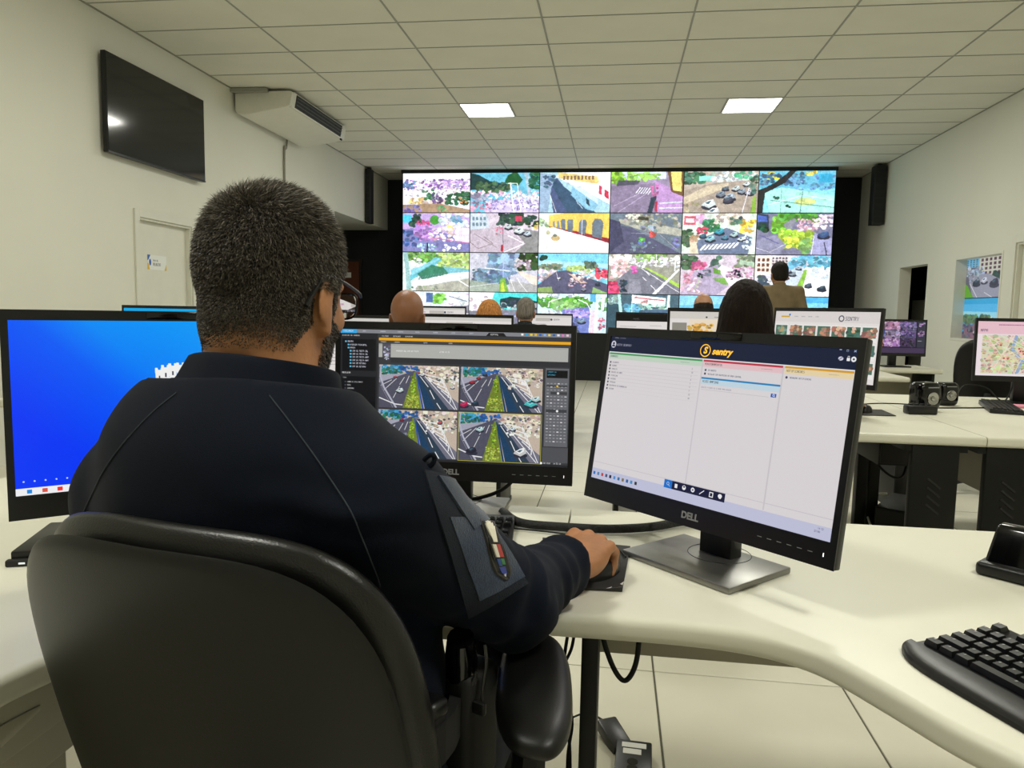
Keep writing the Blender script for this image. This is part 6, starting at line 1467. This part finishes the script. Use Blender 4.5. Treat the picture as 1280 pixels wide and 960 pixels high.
# ------------------------------------------------------------------ the people further away
def cloth_mat(n, col): return mat('cloth_' + n, col, .85, var=.15, vscale=12, bump=.5, bscale=300)
def strand_mat(n, col, var=.5): return mat('hairdo_' + n, col, .62, var=var, vscale=22, bump=1.0, bscale=60, stretch=(6, 6, .5), bdist=.004, spec=.12)
def person(label, x, y, az, top, shirt, hair, skin='a9744c', seated=True, hand_r=None, trousers='15181d', hunch=0, sleeve_short=False, headaz=0, wide=1.0, lap=False):
    t = thing('person', label, 'person', (x, y, 0), -math.radians(az))
    ms = mat('skin_' + skin, skin, .5, var=.1, vscale=20, bump=.3, bscale=120)
    hz = top - .122; P = Vector
    Hd = Head((0, .03 + hunch, hz), headaz, 6, 1.0)
    sz = top - .315; sw = .175 * wide
    pz = .56 if seated else .94
    py = -.02
    sh = {1: P((sw, 0, sz)), -1: P((-sw, 0, sz))}
    if seated:
        el = {1: P((sw + .06, .16, sz - .23)), -1: P((-sw - .06, .16, sz - .23))}; wr = {1: P((.16, .36, .785)), -1: P((-.16, .36, .785))}
        if lap: wr = {q_: P((q_ * .10, .26, .70)) for q_ in (1, -1)}
        if hand_r:
            wr[1] = P(hand_r); m = sh[1].lerp(wr[1], .5); el[1] = P((m.x + .03, m.y - .04, m.z - .10))
    else:
        el = {1: P((sw + .085, -.02, sz - .29)), -1: P((-sw - .085, -.02, sz - .29))}; wr = {1: P((sw - .02, .20, sz - .40)), -1: P((-sw + .02, .20, sz - .40))}
    def fld(lo, hi, st, fine=()): return Field(axis(lo[0], hi[0], st), axis(lo[1], hi[1], st), axis(lo[2], hi[2], st, fine))
    xs = max(.42, wr[1].x + .16); ys = max(.62, wr[1].y + .26)
    F = Field(axis(-.42, xs, .010, ((-.11, .11, .0055),)), axis(-.26, ys, .010, ((-.1, .16, .0055),)), axis(sz - .62 if seated else .70, top + .03, .010, ((top - .27, top + .03, .0055),)))
    def tor(F, g, k=.05):
        F.ell((0, 0, sz - .10), (.165 * wide + g, .105 + g, .17 + g), None, k); F.ell((0, .01, (sz + pz) / 2 - .03), (.150 * wide + g, .110 + g, .17 + g), None, k)
        F.ell((0, py, pz), (.165 * wide + g, .115 + g, .11 + g), None, k); F.cap(sh[-1], sh[1], .05 + g, .05 + g, k); F.cap((0, 0, sz + .05), (0, 0, sz - .1), .045 + g, .08 + g, .05)
    tor(F, -.012)
    F.cap(Hd.p(0, -.02, -.06), (0, .0, sz + .02), .052, .055, .03); Hd.fill(F)
    for s_ in (1, -1):
        F.cap(sh[s_], el[s_], .042, .036, .02); F.cap(el[s_], wr[s_], .034, .025, .02)
        d = (wr[s_] - el[s_]).normalized(); hand(F, wr[s_], (d.x, d.y, d.z * .3 if seated else d.z), (0, 0, 1) if seated else (0, 1, .3), s_, (.4, .6, .4), .02)
    V, Q = F.mesh(); 
    if seated: V[:, 2] = np.where((V[:, 1] > .25) & (V[:, 2] < .752) & (not lap), .752, V[:, 2])
    np_mesh('body', V, Q, ms, t)
    for sx in (-1, 1):
        MB().lathe([(.0002, .0130), (.0055, .0120), (.0060, .0112)], (0, 0, 0), 10, Matrix.Translation(Hd.p(sx * .031, .082, -.010)) @ Hd.R.to_4x4() @ Matrix.Rotation(-PI / 2, 4, 'X')).build('eye', mat('iris', '2a1a10', .15), t)
    # shirt
    F = Field(axis(-.44, xs, .010), axis(-.28, ys - .05, .010), axis(pz - .10, sz + .12, .010))
    tor(F, .010)
    for s_ in (1, -1):
        F.cap(sh[s_], el[s_], .058, .050, .03)
        if not sleeve_short: F.cap(el[s_], el[s_].lerp(wr[s_], .93), .048, .036, .02)
    F.cut((0, 0, pz - .06), (0, 0, -1)); F.cut((0, 0, sz + .062), (0, .25, 1)); F.cut
    V, Q = F.mesh(); V = relax(V, Q, 1); N = vnormals(V, Q)
    nz = np.array([noise.noise(Vector((p[0] * 7, p[1] * 7, p[2] * 14))) for p in V]); V = V + N * (nz * .004)[:, None]
    if seated: V[:, 2] = np.where((V[:, 1] > .25) & (V[:, 2] < .750) & (not lap), .750, V[:, 2])
    cm = cloth_mat(shirt, shirt); np_mesh('shirt', V, Q, cm, t)
    def cf(u, v):
        a = 2 * PI * u; r = .072 - .010 * v; return Vector((r * math.cos(a), r * math.sin(a) * 1.0 + .008 * v, sz + .040 + .040 * v - .25 * r * math.sin(a)))
    MB().grid(cf, 28, 4).build('collar', cm, t, smooth=True, angle=180)
    # trousers and shoes
    F = Field(axis(-.26, .26, .012), axis(-.2, .72 if seated else .2, .012), axis(.05, pz + .09, .012))
    F.ell((0, py, pz), (.170, .125, .115), None, .03)
    for s_ in (1, -1):
        if seated: F.cap((s_ * .09, 0, .55), (s_ * .11, .43, .54), .082, .06, .03); F.cap((s_ * .11, .43, .54), (s_ * .11, .46, .09), .06, .045, .02)
        else: F.cap((s_ * .085, 0, pz - .03), (s_ * .10, .01, .5), .085, .062, .03); F.cap((s_ * .10, .01, .5), (s_ * .105, -.02, .08), .06, .048, .02)
    F.cut((0, 0, pz + .07), (0, 0, 1)); V, Q = F.mesh(); np_mesh('trousers', V, Q, cloth_mat(trousers, trousers), t)
    for s_ in (1, -1):
        oy = .52 if seated else .04
        def sf(u, v, kx=s_ * .11, ky=oy):
            a = 2 * PI * u; e = .5 + .5 * math.sin(a); i = min(int(v * 3 + .01), 3); k = [1, 1, .88, .5][i]
            return Vector((kx + .045 * math.cos(a) * k, ky + .13 * math.sin(a) * k - .02 * (1 - k), [0, .025, .05 + .03 * (1 - e), .075 + .05 * (1 - e)][i]))
        MB().grid(sf, 16, 4).build('shoe', M_leather, t, smooth=True, angle=80)
    # hair
    if hair:
        kind, col = hair; long = kind == 'long'; bob = kind == 'bob'
        zlo = sz - .22 if long else (hz - .16 if bob else hz - .12)
        F = Field(axis(-.17, .17, .0065), axis(-.20, .17, .0065), axis(zlo - .03, top + .05, .0065))
        E = lambda c, r, k=.02, sub=False: F.ell(Hd.p(*c), r, Hd.Rn, k, sub)
        if kind == 'receding': E((0, -.022, -.002), (.083, .100, .072), .02)
        else: E((0, -.016, .026), (.086, .105, .096), .02)
        E((0, -.045, -.03), (.078, .072, .07), .02)
        if long:
            E((0, -.03, -.03), (.110, .100, .115), .03); E((0, -.055, -.16), (.125, .072, .15), .04); E((0, -.075, -.27), (.120, .050, .12), .04); E((.075, .0, -.16), (.04, .05, .14), .03); E((-.075, .0, -.16), (.04, .05, .14), .03)
        if bob: E((0, -.02, -.03), (.105, .105, .10), .03); E((0, -.03, -.09), (.105, .09, .065), .03)
        if kind in ('short', 'receding'):
            E((.0, .08, -.09), (.12, .11, .075), .01, True); E((.088, .0, -.045), (.022, .03, .045), .008, True); E((-.088, .0, -.045), (.022, .03, .045), .008, True); E((0, .11, -.02), (.09, .055, .075), .01, True)
            E((0, -.06, -.14), (.12, .09, .045), .012, True)
        else: E((0, .12, -.07), (.062, .09, .11), .015, True)
        if kind == 'receding': E((0, .0, .10), (.055, .075, .04), .02, True)
        V, Q = F.mesh(); V = relax(V, Q, 1); N = vnormals(V, Q)
        nz = np.array([noise.noise(Vector((p[0] * 90, p[1] * 90, p[2] * 9))) for p in V]); V = V + N * (nz * (.004 if long or bob else .002))[:, None]
        np_mesh('hair', V, Q, strand_mat(col, col), t)
    return t
person('bald man seated with his back turned at the second row, left of the aisle', -1.03, 3.60, -4, 1.305, '24211d', None, '8a5a3c')
person('woman with long dark brown hair seated at the second row', .555, 3.28, 8, 1.352, '2a2422', ('long', '1b120d'), 'b98a66', hand_r=(.50, .43, .785))
person('person with short blonde hair seated before the third row, left of the aisle', -.955, 5.62, 0, 1.284, 'b9b2a6', ('bob', 'a8713c'), 'c39a7c', lap=True)
person('grey-haired man in a dark jacket, just right of the blonde person', -.825, 6.88, 0, 1.328, '0f151a', ('short', '77716a'), 'a87c60', lap=True)
person('man with a thinning dark crown seated at the third row right of the aisle', .755, 6.55, 0, 1.385, '3a3a3c', ('receding', '241d19'), 'a37656')
person('man standing in a khaki shirt before the video wall, back turned', 1.70, 8.10, -6, 1.765, '75654a', ('short', '1f1a17'), 'a2754f', seated=False, trousers='64563c', wide=1.12)
for (x, y, az, lb) in ((-1.03, 3.55, -4, 'black office chair under the bald man'), (.555, 3.23, 8, 'black office chair under the long-haired woman'), (-.955, 5.57, 0, 'black office chair under the blonde person'), (.755, 6.50, 0, 'black office chair under the man with the thinning crown')):
        o = office_chair(lb, x, y, az, False, .93, .42, .44, 12, arm_z=.66)
o = office_chair('black office chair under the grey-haired man in the dark jacket', -.825, 6.83, 0, False, .93, .42, .44, 12)
